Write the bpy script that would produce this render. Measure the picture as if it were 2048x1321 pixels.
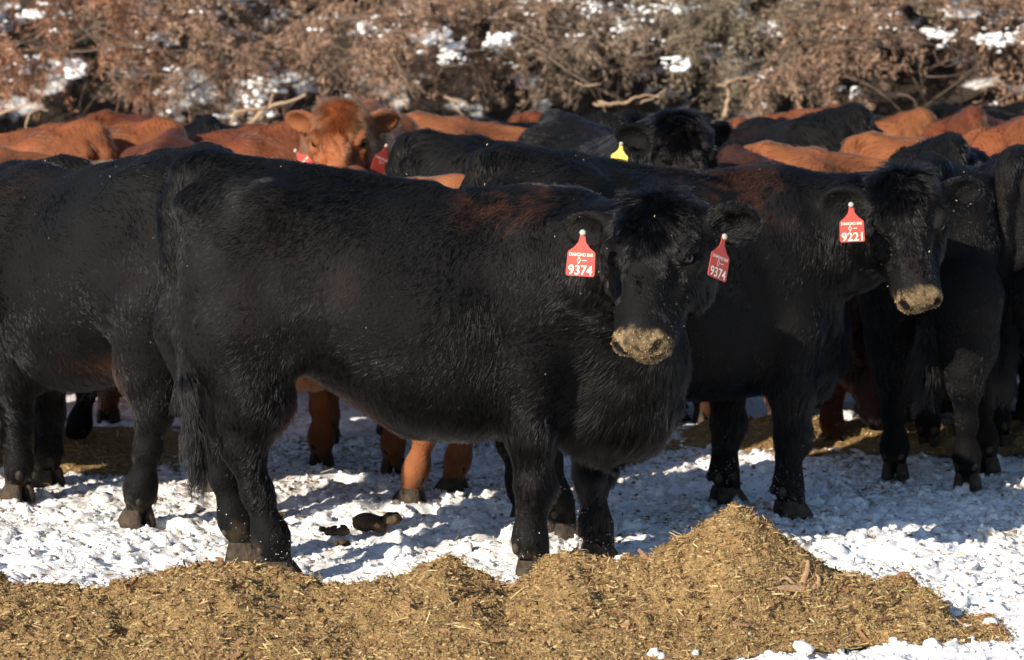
import bpy, math
import numpy as np
from mathutils import Vector, Matrix

for _o in list(bpy.data.objects):
    bpy.data.objects.remove(_o)
S = bpy.context.scene
COL = S.collection
R = math.radians

# ------------------------------------------------------------------ camera, sky, sun, exposure
CAM_H = 1.61
FPX = 5184.0                      # focal length in pixels of the 2048 px wide photograph
PITCH = math.atan(563.5 / FPX)
cam_d = bpy.data.cameras.new('camera')
cam = bpy.data.objects.new('camera', cam_d)
COL.objects.link(cam)
cam.location = (0, 0, CAM_H)
cam.rotation_euler = (math.pi / 2 - PITCH, 0, 0)
cam_d.sensor_width = 36.0
cam_d.lens = FPX / 2048 * 36
cam_d.clip_start = 0.2
cam_d.clip_end = 2000
cam_d.dof.use_dof = True
cam_d.dof.focus_distance = 7.75
cam_d.dof.aperture_fstop = 4.7
S.camera = cam

SUN_EL = R(27)
SUN_TO = Vector((-0.67 * math.cos(SUN_EL) , -0.743 * math.cos(SUN_EL), math.sin(SUN_EL))).normalized()
W = bpy.data.worlds.new('World')
S.world = W
W.use_nodes = True
nt = W.node_tree
nt.nodes.clear()
wo = nt.nodes.new('ShaderNodeOutputWorld')
bg = nt.nodes.new('ShaderNodeBackground')
sky = nt.nodes.new('ShaderNodeTexSky')
sky.sky_type = 'NISHITA'
sky.sun_disc = False
sky.sun_elevation = SUN_EL
sky.sun_rotation = math.atan2(SUN_TO.x, SUN_TO.y)
sky.ozone_density = 2.6
sky.dust_density = 0.4
bg.inputs['Strength'].default_value = 0.085
nt.links.new(sky.outputs[0], bg.inputs[0])
nt.links.new(bg.outputs[0], wo.inputs[0])
sun_d = bpy.data.lights.new('sun', 'SUN')
sun_d.energy = 4.6
sun_d.angle = R(0.53)
sun_d.color = (1.0, 0.90, 0.76)
sun = bpy.data.objects.new('sun', sun_d)
COL.objects.link(sun)
sun.location = (-6, -8, 8)
sun.rotation_euler = SUN_TO.to_track_quat('Z', 'Y').to_euler()

S.view_settings.view_transform = 'Standard'
S.view_settings.look = 'None'
S.view_settings.exposure = 0.72
S.view_settings.gamma = 1.0
S.view_settings.use_curve_mapping = False
S.render.engine = 'CYCLES'
S.cycles.max_bounces = 8
S.cycles.diffuse_bounces = 3
S.cycles.glossy_bounces = 4
S.cycles.transmission_bounces = 4
S.cycles.use_denoising = True
S.cycles_curves.shape = 'RIBBONS'


def ground_at(px, py, z=0.0):
    """the ground point that the photograph shows at px, py"""
    a = math.atan((py - 660.5) / FPX) + PITCH
    y = (CAM_H - z) / math.tan(a)
    dep = y * math.cos(PITCH) + (CAM_H - z) * math.sin(PITCH)
    return (px - 1024) / FPX * dep, y


def at(px, py, y):
    a = math.atan((py - 660.5) / FPX) + PITCH
    z = CAM_H - y * math.tan(a)
    dep = y * math.cos(PITCH) + (CAM_H - z) * math.sin(PITCH)
    return Vector(((px - 1024) / FPX * dep, y, z))


# ------------------------------------------------------------------ numeric helpers
def _hash(ix, iy, iz, seed):
    h = (ix.astype(np.int64) * 73856093) ^ (iy.astype(np.int64) * 19349663) ^ (iz.astype(np.int64) * 83492791) ^ (seed * 2654435761)
    h = (h ^ (h >> 13)) * 1274126177 & 0x7fffffff
    h = (h ^ (h >> 16)) * 668265263 & 0x7fffffff
    return (h & 0xffffff) / float(0xffffff)


def vnoise(P, scale, seed=0):
    """smooth value noise in -1..1 at points P (n,3), feature size = scale"""
    Q = np.asarray(P, float) / scale
    i = np.floor(Q).astype(np.int64)
    f = Q - i
    f = f * f * (3 - 2 * f)
    out = 0
    for dx in (0, 1):
        wx = f[:, 0] if dx else 1 - f[:, 0]
        for dy in (0, 1):
            wy = f[:, 1] if dy else 1 - f[:, 1]
            for dz in (0, 1):
                wz = f[:, 2] if dz else 1 - f[:, 2]
                out = out + wx * wy * wz * _hash(i[:, 0] + dx, i[:, 1] + dy, i[:, 2] + dz, seed)
    return out * 2 - 1


def fbm(P, scale, octs=3, seed=0, gain=0.5):
    a, o, tot = 1.0, 0, 0
    for k in range(octs):
        o = o + a * vnoise(P, scale / 2 ** k, seed + 17 * k)
        tot += a
        a *= gain
    return o / tot


def cell(P2, size, seed=0):
    """2-D cellular noise: distance to the nearest jittered point (in cells) and that point's random value"""
    Q = P2 / size
    i = np.floor(Q).astype(np.int64)
    best = np.full(len(Q), 9.0)
    val = np.zeros(len(Q))
    z = np.zeros(len(Q), np.int64)
    for dx in (-1, 0, 1):
        for dy in (-1, 0, 1):
            cx, cy = i[:, 0] + dx, i[:, 1] + dy
            px = cx + _hash(cx, cy, z, seed)
            py = cy + _hash(cx, cy, z, seed + 5)
            d = (px - Q[:, 0]) ** 2 + (py - Q[:, 1]) ** 2
            m = d < best
            best = np.where(m, d, best)
            val = np.where(m, _hash(cx, cy, z, seed + 9), val)
    return np.sqrt(best), val


def smooth(a, b, x):
    t = np.clip((x - a) / (b - a), 0, 1)
    return t * t * (3 - 2 * t)


def norm(V):
    return V / np.maximum(np.linalg.norm(V, axis=-1, keepdims=True), 1e-9)


# ------------------------------------------------------------------ object helpers
def tag(o, label=None, cat=None, group=None, kind=None):
    if label: o['label'] = label
    if cat: o['category'] = cat
    if group: o['group'] = group
    if kind: o['kind'] = kind
    return o


def empty(name, loc=(0, 0, 0), rz=0.0, sc=1.0):
    o = bpy.data.objects.new(name, None)
    COL.objects.link(o)
    o.location = loc
    o.rotation_euler = (0, 0, rz)
    o.scale = (sc, sc, sc)
    o.empty_display_size = 0.2
    return o


def link(name, data, parent=None):
    o = bpy.data.objects.new(name, data)
    COL.objects.link(o)
    if parent: o.parent = parent
    return o


def mesh(name, V, F, mat=None, smooth_=True):
    """mesh data from arrays; F is (n,3) or (n,4)"""
    V = np.asarray(V, np.float32)
    F = np.asarray(F, np.int32)
    me = bpy.data.meshes.new(name)
    n = F.shape[1]
    me.vertices.add(len(V))
    me.vertices.foreach_set('co', V.ravel())
    me.loops.add(F.size)
    me.loops.foreach_set('vertex_index', F.ravel())
    me.polygons.add(len(F))
    me.polygons.foreach_set('loop_start', np.arange(0, F.size, n, dtype=np.int32))
    me.polygons.foreach_set('use_smooth', np.full(len(F), smooth_, bool))
    if mat: me.materials.append(mat)
    me.update(calc_edges=True)
    return me


def colour_attr(me, name, C):
    C = np.asarray(C, np.float32)
    if C.shape[1] == 3: C = np.c_[C, np.ones(len(C), np.float32)]
    a = me.attributes.new(name, 'FLOAT_COLOR', 'POINT')
    a.data.foreach_set('color', np.ascontiguousarray(C, np.float32).ravel())


def tubes(paths, sides=6):
    """sweep tubes: paths = list of (points (n,3), radii (n)); returns V, F (quads)"""
    VV, FF, b = [], [], 0
    for P, r in paths:
        P = np.asarray(P, float)
        r = np.broadcast_to(np.asarray(r, float), (len(P),))
        T = norm(np.gradient(P, axis=0))
        up = np.array([0.3, 0.2, 1.0])
        A = norm(np.cross(T, up) + 1e-6)
        B = np.cross(T, A)
        a = np.linspace(0, 2 * np.pi, sides, endpoint=False)
        ring = P[:, None] + r[:, None, None] * (np.cos(a)[None, :, None] * A[:, None] + np.sin(a)[None, :, None] * B[:, None])
        VV.append(ring.reshape(-1, 3))
        n = len(P)
        i = np.arange(n - 1)[:, None] * sides + np.arange(sides)[None]
        j = np.arange(n - 1)[:, None] * sides + (np.arange(sides)[None] + 1) % sides
        FF.append(np.stack([i, j, j + sides, i + sides], -1).reshape(-1, 4) + b)
        b += n * sides
    return np.concatenate(VV), np.concatenate(FF)


def ico(sub=0):
    t = (1 + 5 ** 0.5) / 2
    V = np.array([(-1, t, 0), (1, t, 0), (-1, -t, 0), (1, -t, 0), (0, -1, t), (0, 1, t), (0, -1, -t), (0, 1, -t), (t, 0, -1), (t, 0, 1), (-t, 0, -1), (-t, 0, 1)], float)
    F = [(0, 11, 5), (0, 5, 1), (0, 1, 7), (0, 7, 10), (0, 10, 11), (1, 5, 9), (5, 11, 4), (11, 10, 2), (10, 7, 6), (7, 1, 8), (3, 9, 4), (3, 4, 2), (3, 2, 6), (3, 6, 8), (3, 8, 9), (4, 9, 5), (2, 4, 11), (6, 2, 10), (8, 6, 7), (9, 8, 1)]
    V = list(map(tuple, norm(V)))
    for _ in range(sub):
        mid, N = {}, []
        def m(a, b):
            k = (min(a, b), max(a, b))
            if k not in mid:
                p = np.array(V[a]) + np.array(V[b])
                V.append(tuple(p / np.linalg.norm(p)))
                mid[k] = len(V) - 1
            return mid[k]
        for a, b, c in F:
            x, y, z = m(a, b), m(b, c), m(c, a)
            N += [(a, x, z), (b, y, x), (c, z, y), (x, y, z)]
        F = N
    return np.array(V), np.array(F)


ICO0, ICO1, ICO2 = ico(0), ico(1), ico(2)


def rand_rot(n, rng):
    q = norm(rng.normal(size=(n, 4)))
    w, x, y, z = q.T
    return np.stack([np.stack([1 - 2 * (y * y + z * z), 2 * (x * y - z * w), 2 * (x * z + y * w)], -1),
                     np.stack([2 * (x * y + z * w), 1 - 2 * (x * x + z * z), 2 * (y * z - x * w)], -1),
                     np.stack([2 * (x * z - y * w), 2 * (y * z + x * w), 1 - 2 * (x * x + y * y)], -1)], 1)


def lumps(C, size, rng, base=ICO1, flat=1.0, rough=0.28, sink=0.0):
    """many irregular clods in one array; C (n,3) centres, size (n)"""
    BV, BF = base
    n = len(C)
    M = rand_rot(n, rng)
    sc = rng.uniform(0.65, 1.25, (n, 3))
    P = BV[None] * (1 + rng.uniform(-rough, rough, (n, len(BV), 1))) * sc[:, None]
    P = np.einsum('nij,nkj->nki', M, P) * size[:, None, None]
    P[:, :, 2] *= flat
    P += C[:, None]
    P[:, :, 2] -= (sink * size)[:, None]
    F = (BF[None] + (np.arange(n) * len(BV))[:, None, None]).reshape(-1, 3)
    return P.reshape(-1, 3), F


def strips(P0, D, L, Wd, rng, bend=0.25, side=None):
    """thin bent strips (2 quads each): start P0, direction D, length L, width Wd"""
    n = len(P0)
    D = norm(D)
    if side is None: side = rng.normal(size=(n, 3))
    Sd = norm(np.cross(D, side)) * (Wd / 2)[:, None]
    Bn = norm(np.cross(D, Sd)) * (L * bend * rng.uniform(-1, 1, n))[:, None]
    a, b, c = P0, P0 + D * (L / 2)[:, None] + Bn, P0 + D * L[:, None]
    V = np.stack([a - Sd, a + Sd, b - Sd * 1.05, b + Sd * 1.05, c - Sd * 0.7, c + Sd * 0.7], 1).reshape(-1, 3)
    k = (np.arange(n) * 6)[:, None]
    F = np.concatenate([k + np.array([[0, 1, 3, 2]]), k + np.array([[2, 3, 5, 4]])])
    return V, F


# ------------------------------------------------------------------ materials
def new_mat(name):
    m = bpy.data.materials.new(name)
    m.use_nodes = True
    t = m.node_tree
    t.nodes.clear()
    out = t.nodes.new('ShaderNodeOutputMaterial')
    return m, t, out


def N(t, typ, **kw):
    n = t.nodes.new(typ)
    for k, v in kw.items():
        if k in n.inputs.keys(): n.inputs[k].default_value = v
        else: setattr(n, k, v)
    return n


def simple(name, col, rough=0.8, spec=0.3, noise=None, bump=None):
    """principled material; noise = (scale, second colour); bump = (scale, strength)"""
    m, t, out = new_mat(name)
    b = N(t, 'ShaderNodeBsdfPrincipled', Roughness=rough)
    b.inputs['Specular IOR Level'].default_value = spec
    b.inputs['Base Color'].default_value = (*col, 1)
    co = N(t, 'ShaderNodeTexCoord')
    if noise:
        nz = N(t, 'ShaderNodeTexNoise', Scale=noise[0], Detail=5.0)
        t.links.new(co.outputs['Object'], nz.inputs['Vector'])
        rp = N(t, 'ShaderNodeValToRGB')
        rp.color_ramp.elements[0].position = 0.35
        rp.color_ramp.elements[1].position = 0.65
        rp.color_ramp.elements[0].color = (*col, 1)
        rp.color_ramp.elements[1].color = (*noise[1], 1)
        t.links.new(nz.outputs['Fac'], rp.inputs[0])
        t.links.new(rp.outputs[0], b.inputs['Base Color'])
    if bump:
        nz = N(t, 'ShaderNodeTexNoise', Scale=bump[0], Detail=6.0)
        t.links.new(co.outputs['Object'], nz.inputs['Vector'])
        bp = N(t, 'ShaderNodeBump', Strength=bump[1], Distance=0.01)
        t.links.new(nz.outputs['Fac'], bp.inputs['Height'])
        t.links.new(bp.outputs[0], b.inputs['Normal'])
    t.links.new(b.outputs[0], out.inputs[0])
    return m


def attr_mat(name, attr='tone', rough=0.85, spec=0.2, trans=0.0):
    """colour straight from the pieces' own colour attribute"""
    m, t, out = new_mat(name)
    a = N(t, 'ShaderNodeAttribute', attribute_name=attr)
    b = N(t, 'ShaderNodeBsdfPrincipled', Roughness=rough)
    b.inputs['Specular IOR Level'].default_value = spec
    t.links.new(a.outputs['Color'], b.inputs['Base Color'])
    if trans:
        tr = N(t, 'ShaderNodeBsdfTranslucent')
        t.links.new(a.outputs['Color'], tr.inputs['Color'])
        mx = N(t, 'ShaderNodeMixShader', Fac=trans)
        t.links.new(b.outputs[0], mx.inputs[1])
        t.links.new(tr.outputs[0], mx.inputs[2])
        t.links.new(mx.outputs[0], out.inputs[0])
    else:
        t.links.new(b.outputs[0], out.inputs[0])
    return m


def coat_colour(t):
    """coat colour: the animal's own colour, sun-bleached rust (r), dried feed or mud (g), strand variation (b)"""
    oi = N(t, 'ShaderNodeObjectInfo')
    a = N(t, 'ShaderNodeAttribute', attribute_name='coat')
    sp = N(t, 'ShaderNodeSeparateColor')
    t.links.new(a.outputs['Color'], sp.inputs[0])
    mul = N(t, 'ShaderNodeMix', data_type='RGBA', blend_type='MULTIPLY')
    mul.inputs[0].default_value = 1.0
    t.links.new(oi.outputs['Color'], mul.inputs[6])
    t.links.new(sp.outputs[2], mul.inputs[7])
    m1 = N(t, 'ShaderNodeMix', data_type='RGBA')
    t.links.new(sp.outputs[0], m1.inputs[0])
    t.links.new(mul.outputs[2], m1.inputs[6])
    m1.inputs[7].default_value = (0.085, 0.033, 0.017, 1)
    m2 = N(t, 'ShaderNodeMix', data_type='RGBA')
    t.links.new(sp.outputs[1], m2.inputs[0])
    t.links.new(m1.outputs[2], m2.inputs[6])
    m2.inputs[7].default_value = (0.28, 0.195, 0.105, 1)
    return m2.outputs[2]


def hair_material():
    m, t, out = new_mat('coat_hair')
    c = coat_colour(t)
    h = N(t, 'ShaderNodeBsdfHairPrincipled')
    h.parametrization = 'COLOR'
    h.inputs['Roughness'].default_value = 0.21
    h.inputs['Radial Roughness'].default_value = 0.40
    h.inputs['IOR'].default_value = 1.345
    h.inputs['Random Roughness'].default_value = 0.3
    t.links.new(c, h.inputs['Color'])
    t.links.new(h.outputs[0], out.inputs[0])
    return m


def skin_material():
    m, t, out = new_mat('hide')
    c = coat_colour(t)
    b = N(t, 'ShaderNodeBsdfPrincipled', Roughness=0.75)
    b.inputs['Specular IOR Level'].default_value = 0.15
    t.links.new(c, b.inputs['Base Color'])
    co = N(t, 'ShaderNodeTexCoord')
    nz = N(t, 'ShaderNodeTexNoise', Scale=90.0, Detail=4.0)
    t.links.new(co.outputs['Object'], nz.inputs['Vector'])
    bp = N(t, 'ShaderNodeBump', Strength=0.6, Distance=0.006)
    t.links.new(nz.outputs['Fac'], bp.inputs['Height'])
    t.links.new(bp.outputs[0], b.inputs['Normal'])
    t.links.new(b.outputs[0], out.inputs[0])
    return m


M_HAIR = hair_material()
M_SKIN = skin_material()
M_EYE = simple('dark_eye', (0.006, 0.004, 0.003), rough=0.12, spec=0.45)
M_HOOF = simple('muddy_hoof', (0.018, 0.014, 0.011), rough=0.8, noise=(24, (0.07, 0.05, 0.032)), bump=(70, 0.8))
M_TAG_RED = simple('red_plastic', (0.50, 0.060, 0.038), rough=0.45, spec=0.4, noise=(30, (0.42, 0.055, 0.045)))
M_TAG_YEL = simple('yellow_plastic', (0.75, 0.60, 0.10), rough=0.45, spec=0.4)
M_TAG_INK = simple('cream_print', (0.85, 0.78, 0.66), rough=0.6)
M_STUD = simple('pale_stud', (0.42, 0.41, 0.36), rough=0.45, noise=(120, (0.35, 0.34, 0.3)))
M_STUD_RED = simple('orange_red_stud', (0.65, 0.12, 0.05), rough=0.45)
M_FLECK = attr_mat('straw_fleck', trans=0.15)

# ------------------------------------------------------------------ implicit-surface bodies
class Field:
    def __init__(s, lo, hi, h):
        s.h, s.lo = h, np.array(lo, float)
        s.n = np.ceil((np.array(hi) - s.lo) / h).astype(int) + 1
        s.ax = [s.lo[i] + h * np.arange(s.n[i]) for i in range(3)]
        s.D = np.full(s.n, 0.3, np.float32)

    def box(s, lo, hi):
        a = np.clip(np.floor((np.array(lo) - s.lo) / s.h).astype(int), 0, s.n)
        b = np.clip(np.ceil((np.array(hi) - s.lo) / s.h).astype(int) + 1, 0, s.n)
        sl = tuple(slice(a[i], b[i]) for i in range(3))
        G = (s.ax[0][sl[0]][:, None, None], s.ax[1][sl[1]][None, :, None], s.ax[2][sl[2]][None, None, :])
        return sl, G

    def put(s, sl, d, k, cut=False):
        a = s.D[sl]
        if a.size == 0: return
        if cut:
            h = np.maximum(k - np.abs(a + d), 0) / k
            s.D[sl] = np.maximum(a, -d) + h * h * k / 4
        else:
            h = np.maximum(k - np.abs(a - d), 0) / k
            s.D[sl] = np.minimum(a, d) - h * h * k / 4

    def cone(s, a, b, ra, rb, k=0.05, cut=False):
        a, b = np.array(a, float), np.array(b, float)
        m = max(ra, rb) + k + 2 * s.h
        sl, G = s.box(np.minimum(a, b) - m, np.maximum(a, b) + m)
        ab = b - a
        q = [G[i] - a[i] for i in range(3)]
        t = np.clip((q[0] * ab[0] + q[1] * ab[1] + q[2] * ab[2]) / max(ab @ ab, 1e-9), 0, 1)
        d = np.sqrt((q[0] - t * ab[0]) ** 2 + (q[1] - t * ab[1]) ** 2 + (q[2] - t * ab[2]) ** 2) - (ra + t * (rb - ra))
        s.put(sl, d.astype(np.float32), k, cut)

    def ell(s, c, r, M=None, k=0.05, cut=False):
        c, r = np.array(c, float), np.array(r, float)
        m = max(r) + k + 2 * s.h
        sl, G = s.box(c - m, c + m)
        q = [G[i] - c[i] for i in range(3)]
        if M is not None:
            M = np.array(M)
            q = [q[0] * M[0, j] + q[1] * M[1, j] + q[2] * M[2, j] for j in range(3)]
        k0 = np.sqrt((q[0] / r[0]) ** 2 + (q[1] / r[1]) ** 2 + (q[2] / r[2]) ** 2)
        k1 = np.sqrt((q[0] / r[0] ** 2) ** 2 + (q[1] / r[1] ** 2) ** 2 + (q[2] / r[2] ** 2) ** 2)
        s.put(sl, (k0 * (k0 - 1) / np.maximum(k1, 1e-6)).astype(np.float32), k, cut)

    def loft(s, T, k=0.05):
        T = np.array(T, float)
        xs = s.ax[0]
        xd = np.linspace(T[0, 0], T[-1, 0], 240)
        cols = []
        for j in (1, 2, 3):
            v = np.interp(xd, T[:, 0], T[:, j])
            v = np.convolve(np.pad(v, 6, mode='edge'), np.ones(13) / 13, 'valid')
            cols.append(np.interp(xs, xd, v))
        zt, zb, w = [c[:, None, None] for c in cols]
        zc, hh = (zt + zb) / 2, (zt - zb) / 2
        y, z = s.ax[1][None, :, None], s.ax[2][None, None, :]
        v = (z - zc) / hh
        we = w * (1.0 - 0.10 * np.clip(v, -1, 1) - 0.05 * np.clip(v, 0, 1) ** 2)
        u = y / we
        k0 = np.sqrt(u * u + v * v)
        k1 = np.sqrt((u / we) ** 2 + (v / hh) ** 2)
        d = k0 * (k0 - 1) / np.maximum(k1, 1e-6)
        ex = np.maximum(T[0, 0] - xs, xs - T[-1, 0])[:, None, None]
        d = np.maximum(d, ex)
        s.put((slice(None),) * 3, d.astype(np.float32), k)

    def surface(s):
        D, Sg = s.D, s.D < 0
        n = s.n
        cnt = np.zeros(n - 1, np.int8)
        for i in (0, 1):
            for j in (0, 1):
                for k in (0, 1):
                    cnt += Sg[i:n[0] - 1 + i, j:n[1] - 1 + j, k:n[2] - 1 + k]
        act = np.argwhere((cnt > 0) & (cnt < 8))
        idx = np.full(n - 1, -1, np.int64)
        idx[tuple(act.T)] = np.arange(len(act))
        C = np.array([(i, j, k) for i in (0, 1) for j in (0, 1) for k in (0, 1)])
        val = [D[tuple((act + c).T)] for c in C]
        acc, num = np.zeros((len(act), 3)), np.zeros(len(act))
        for a in range(8):
            for b in range(a + 1, 8):
                if np.abs(C[a] - C[b]).sum() != 1: continue
                m = (val[a] < 0) != (val[b] < 0)
                t = np.where(m, val[a] / np.where(m, val[a] - val[b], 1), 0)
                acc += np.where(m[:, None], C[a] + t[:, None] * (C[b] - C[a]), 0)
                num += m
        V = s.lo + s.h * (act + acc / num[:, None])
        F = []
        for ax in range(3):
            u, v = (ax + 1) % 3, (ax + 2) % 3
            sa = [slice(None)] * 3
            sb = [slice(None)] * 3
            sa[ax], sb[ax] = slice(0, -1), slice(1, None)
            A, B = Sg[tuple(sa)], Sg[tuple(sb)]
            e = np.argwhere(A != B)
            ok = (e[:, u] > 0) & (e[:, v] > 0) & (e[:, u] < n[u] - 1) & (e[:, v] < n[v] - 1)
            e = e[ok]
            ins = A[tuple(e.T)]
            q = []
            for du, dv in ((-1, -1), (0, -1), (0, 0), (-1, 0)):
                c = e.copy()
                c[:, u] += du
                c[:, v] += dv
                q.append(idx[tuple(c.T)])
            q = np.stack(q, 1)
            q[~ins] = q[~ins][:, ::-1]
            F.append(q)
        return V, np.concatenate(F)


TRUNK = [(-.690, 1.08, .88, .03), (-.675, 1.15, .82, .085), (-.64, 1.215, .72, .145), (-.585, 1.255, .65, .19), (-.50, 1.272, .60, .235),
         (-.37, 1.262, .66, .262), (-.25, 1.236, .585, .29), (-.12, 1.208, .50, .312), (0, 1.188, .42, .322), (.155, 1.174, .40, .315),
         (.31, 1.165, .405, .265), (.435, 1.165, .41, .215), (.54, 1.14, .375, .19), (.62, 1.08, .36, .175), (.69, .98, .385, .13), (.74, .84, .47, .05)]


def vn(v): return np.array(Vector(v).normalized())


class Cow:
    """builds the mesh data of one animal in one pose (x forward, y left, z up, origin on the ground)"""

    def __init__(s, h, poll, nose, dorsal, legs, head=1.0, neck=None, trunk=TRUNK, tail=None, ears=((.35, 1.0, -.25), (.35, 1.0, -.25)), ear_open=(1.0, 0, .55), seed=1, mouth_open=0.0, extra=(), ear_size=.85, broad=1.0, rust=(.22, .2, .05), flank=.3):
        s.rust, s.flank = rust, flank
        s.seed = seed
        s.poll = np.array(poll, float)
        X = vn(nose)
        Z = np.array(dorsal, float)
        Z = vn(Z - X * (Z @ X))
        Y = np.cross(Z, X)
        s.Rh = np.stack([X, Y, Z], 1)
        s.hs = head
        s.bw = broad
        s.es = ear_size
        H = s.H
        s.legs = legs
        allp = [s.poll, H((.5, 0, -.1)), H((.1, .28, 0)), H((.1, -.28, 0)), H((.2, 0, -.25))]
        lo = np.minimum(np.array([-.84, -.40, -.02]), np.min(allp, 0) - .08)
        hi = np.maximum(np.array([.80, .40, 1.36]), np.max(allp, 0) + .08)
        hi[0] = max(hi[0], trunk[-1][0] + .06)
        f = Field(lo, hi, h)
        f.loft(trunk)
        for sy in (1, -1):
            f.ell((-.50, .132 * sy, .84), (.165, .125, .27), k=.055)
            f.ell((-.385, .172 * sy, 1.150), (.06, .04, .042), k=.12)
            f.ell((-.635, .085 * sy, 1.13), (.05, .045, .05), k=.06)
            f.ell((.40, .158 * sy, .84), (.135, .098, .29), k=.055)
            f.cone((.44, .15 * sy, 1.0), (.56, .13 * sy, .72), .085, .075, k=.05)
            f.ell((-.27, .400 * sy, 1.0), (.15, .115, .14), k=.10, cut=True)
            f.cone((-.38, .19 * sy, .76), (-.33, .19 * sy, .68), .085, .06, k=.07)
        f.ell((.40, 0, 1.125), (.18, .07, .06), k=.08)
        f.cone((-.55, 0, 1.245), (.1, 0, 1.165), .035, .03, k=.05)
        f.ell((-.60, 0, 1.25), (.08, .05, .04), k=.06)
        # legs
        for (kind, x0, y0, lean) in legs:
            if kind == 'hind':
                J = [(x0 - .11, y0 * .85, .74, .165), (x0 - .075, y0 * .97, .55, .115), (x0 - .105, y0, .40, .060), (x0 - .065, y0, .26, .039), (x0 - .034, y0, .15, .037), (x0 - .025, y0, .115, .045), (x0 - .005, y0, .05, .043)]
            else:
                J = [(x0 - .02 - lean * .6, y0, .66, .12), (x0 - .01 - lean * .3, y0 * 1.0, .44, .072), (x0 + .004 - lean * .1, y0, .275, .053), (x0 - .008, y0, .205, .035), (x0 - .012, y0, .15, .033), (x0 - .012, y0, .110, .042), (x0 + .008, y0, .05, .042)]
            for a, b in zip(J[:-1], J[1:]):
                f.cone(a[:3], b[:3], a[3], b[3], k=.045)
            if kind == 'hind':
                f.cone((x0 - .125, y0, .435), (x0 - .155, y0, .455), .034, .022, k=.05)
        # neck
        back = H((.05, 0, -.10))
        if neck is None:
            neck = [((.36, 0, .90), .25), ((.52, 0, .93), .205)]
        pts = [(np.array(p, float), r) for p, r in neck] + [(back, .105 * head)]
        for (a, ra), (b, rb) in zip(pts[:-1], pts[1:]):
            f.cone(a, b, ra, rb, k=.10)
            f.cone(a + (0, 0, -.10), b + (0, 0, -.05), ra * .8, rb * .8, k=.08)
        s.neck = pts
        for (a, b, ra, rb) in extra:
            f.cone(a, b, ra, rb, k=.09)
        # head
        c = lambda a, b, ra, rb, k=.03, cut=False: f.cone(H(a), H(b), ra * head * broad ** .5, rb * head * broad ** .5, k * head, cut)
        e = lambda p, r, k=.03, cut=False, M=None: f.ell(H(p), np.array(r) * head * np.array((1, broad, 1)), s.Rh, k * head, cut)
        e((.07, 0, -.085), (.115, .122, .10))
        e((.14, 0, -.07), (.13, .108, .075))
        c((.16, 0, -.075), (.385, 0, -.080), .082, .054, .04)
        c((.19, 0, -.125), (.40, 0, -.102), .094, .059, .04)
        e((.430, 0, -.094), (.040, .064, .046), .03)
        e((.443, .040, -.084), (.030, .030, .034), .02)
        e((.443, -.040, -.084), (.030, .030, .034), .02)
        c((.12, 0, -.18), (.39, 0, -.150), .082, .041, .05)
        for sy in (1, -1):
            e((.15, .080 * sy, -.145), (.115, .052, .092), .05)
            e((.168, .090 * sy, -.046), (.050, .030, .036), .03)
            c((.30, .045 * sy, -.115), (.39, .052 * sy, -.115), .035, .03, .04)
        e((.412, 0, -.158 - .03 * mouth_open), (.044, .055, .030), .02)
        # mouth line, nostrils, eye sockets
        for sy in (1, -1):
            c((.482, 0, -.131), (.36, .085 * sy, -.129), .0095, .007, .006, True)
            c((.482, .030 * sy, -.099), (.460, .055 * sy, -.070), .0090, .0135, .006, True)
            e((.188, .113 * sy, -.024), (.026, .023, .021), .012, True)
            e((.285, .078 * sy, -.040), (.065, .018, .030), .035, True)
            c((.138, .096 * sy, -.026), (.166, .104 * sy, -.010), .013, .017, .014)
            c((.166, .104 * sy, -.010), (.204, .088 * sy, -.014), .017, .011, .014)
            c((.155, .118 * sy, -.068), (.208, .112 * sy, -.064), .011, .011, .014)
        # ears
        s.ear = []
        for sy, ed in zip((1, -1), ears):
            A = vn((-ed[0], ed[1] * sy, ed[2]))
            O = np.array((ear_open[0], ear_open[1] * sy, ear_open[2]), float)
            O = vn(O - A * (O @ A))
            B = np.cross(O, A)
            M = np.stack([A, B, O], 1)
            base = np.array((.055, .095 * sy, -.065))
            ctr = base + A * .10
            A0, A = A, A * s.es
            ctr = base + A * .10
            f.cone(H(base), H(base + A0 * .04), .032 * head, .032 * head, .03)
            f.ell(H(ctr), np.array((.098, .064, .030)) * head * s.es, s.Rh @ M, .02)
            f.ell(H(ctr + O * .030 * s.es + A * .012), np.array((.078, .048, .036)) * head * s.es, s.Rh @ M, .012, True)
            s.ear.append((ctr, A0, O, B))
        # tail
        if tail is None:
            tail = [(-.66, 0, 1.22), (-.71, 0, 1.12), (-.72, 0, .92), (-.70, 0, .72), (-.69, 0, .55), (-.685, 0, .42)]
        s.tail = np.array(tail, float)
        rr = np.linspace(.040, .014, len(tail))
        rr[0] = .05
        for i in range(len(tail) - 1):
            f.cone(tail[i], tail[i + 1], rr[i], rr[i + 1], k=.03)
        s.V, s.F = f.surface()
        P = s.V
        n = s.normals()
        s.V = P + n * (0.007 * fbm(P, .16, 2, seed) + .0025 * vnoise(P, .05, seed + 3))[:, None]
        s.V = s.V + n * (.014 * fbm(P, .11, 2, seed + 9) * smooth(.48, .65, P[:, 0]) * smooth(.95, .75, P[:, 2]))[:, None]
        s.Nv = s.normals()
        s.fields()

    def H(s, p):
        return s.poll + s.Rh @ (np.array(p, float) * s.hs * np.array((1, s.bw, 1)))

    def normals(s):
        V, F = s.V, s.F
        fn = np.cross(V[F[:, 2]] - V[F[:, 0]], V[F[:, 3]] - V[F[:, 1]])
        o = np.zeros_like(V)
        for i in range(4):
            for j in range(3):
                o[:, j] += np.bincount(F[:, i], fn[:, j], len(V))
        return norm(o)

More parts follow.
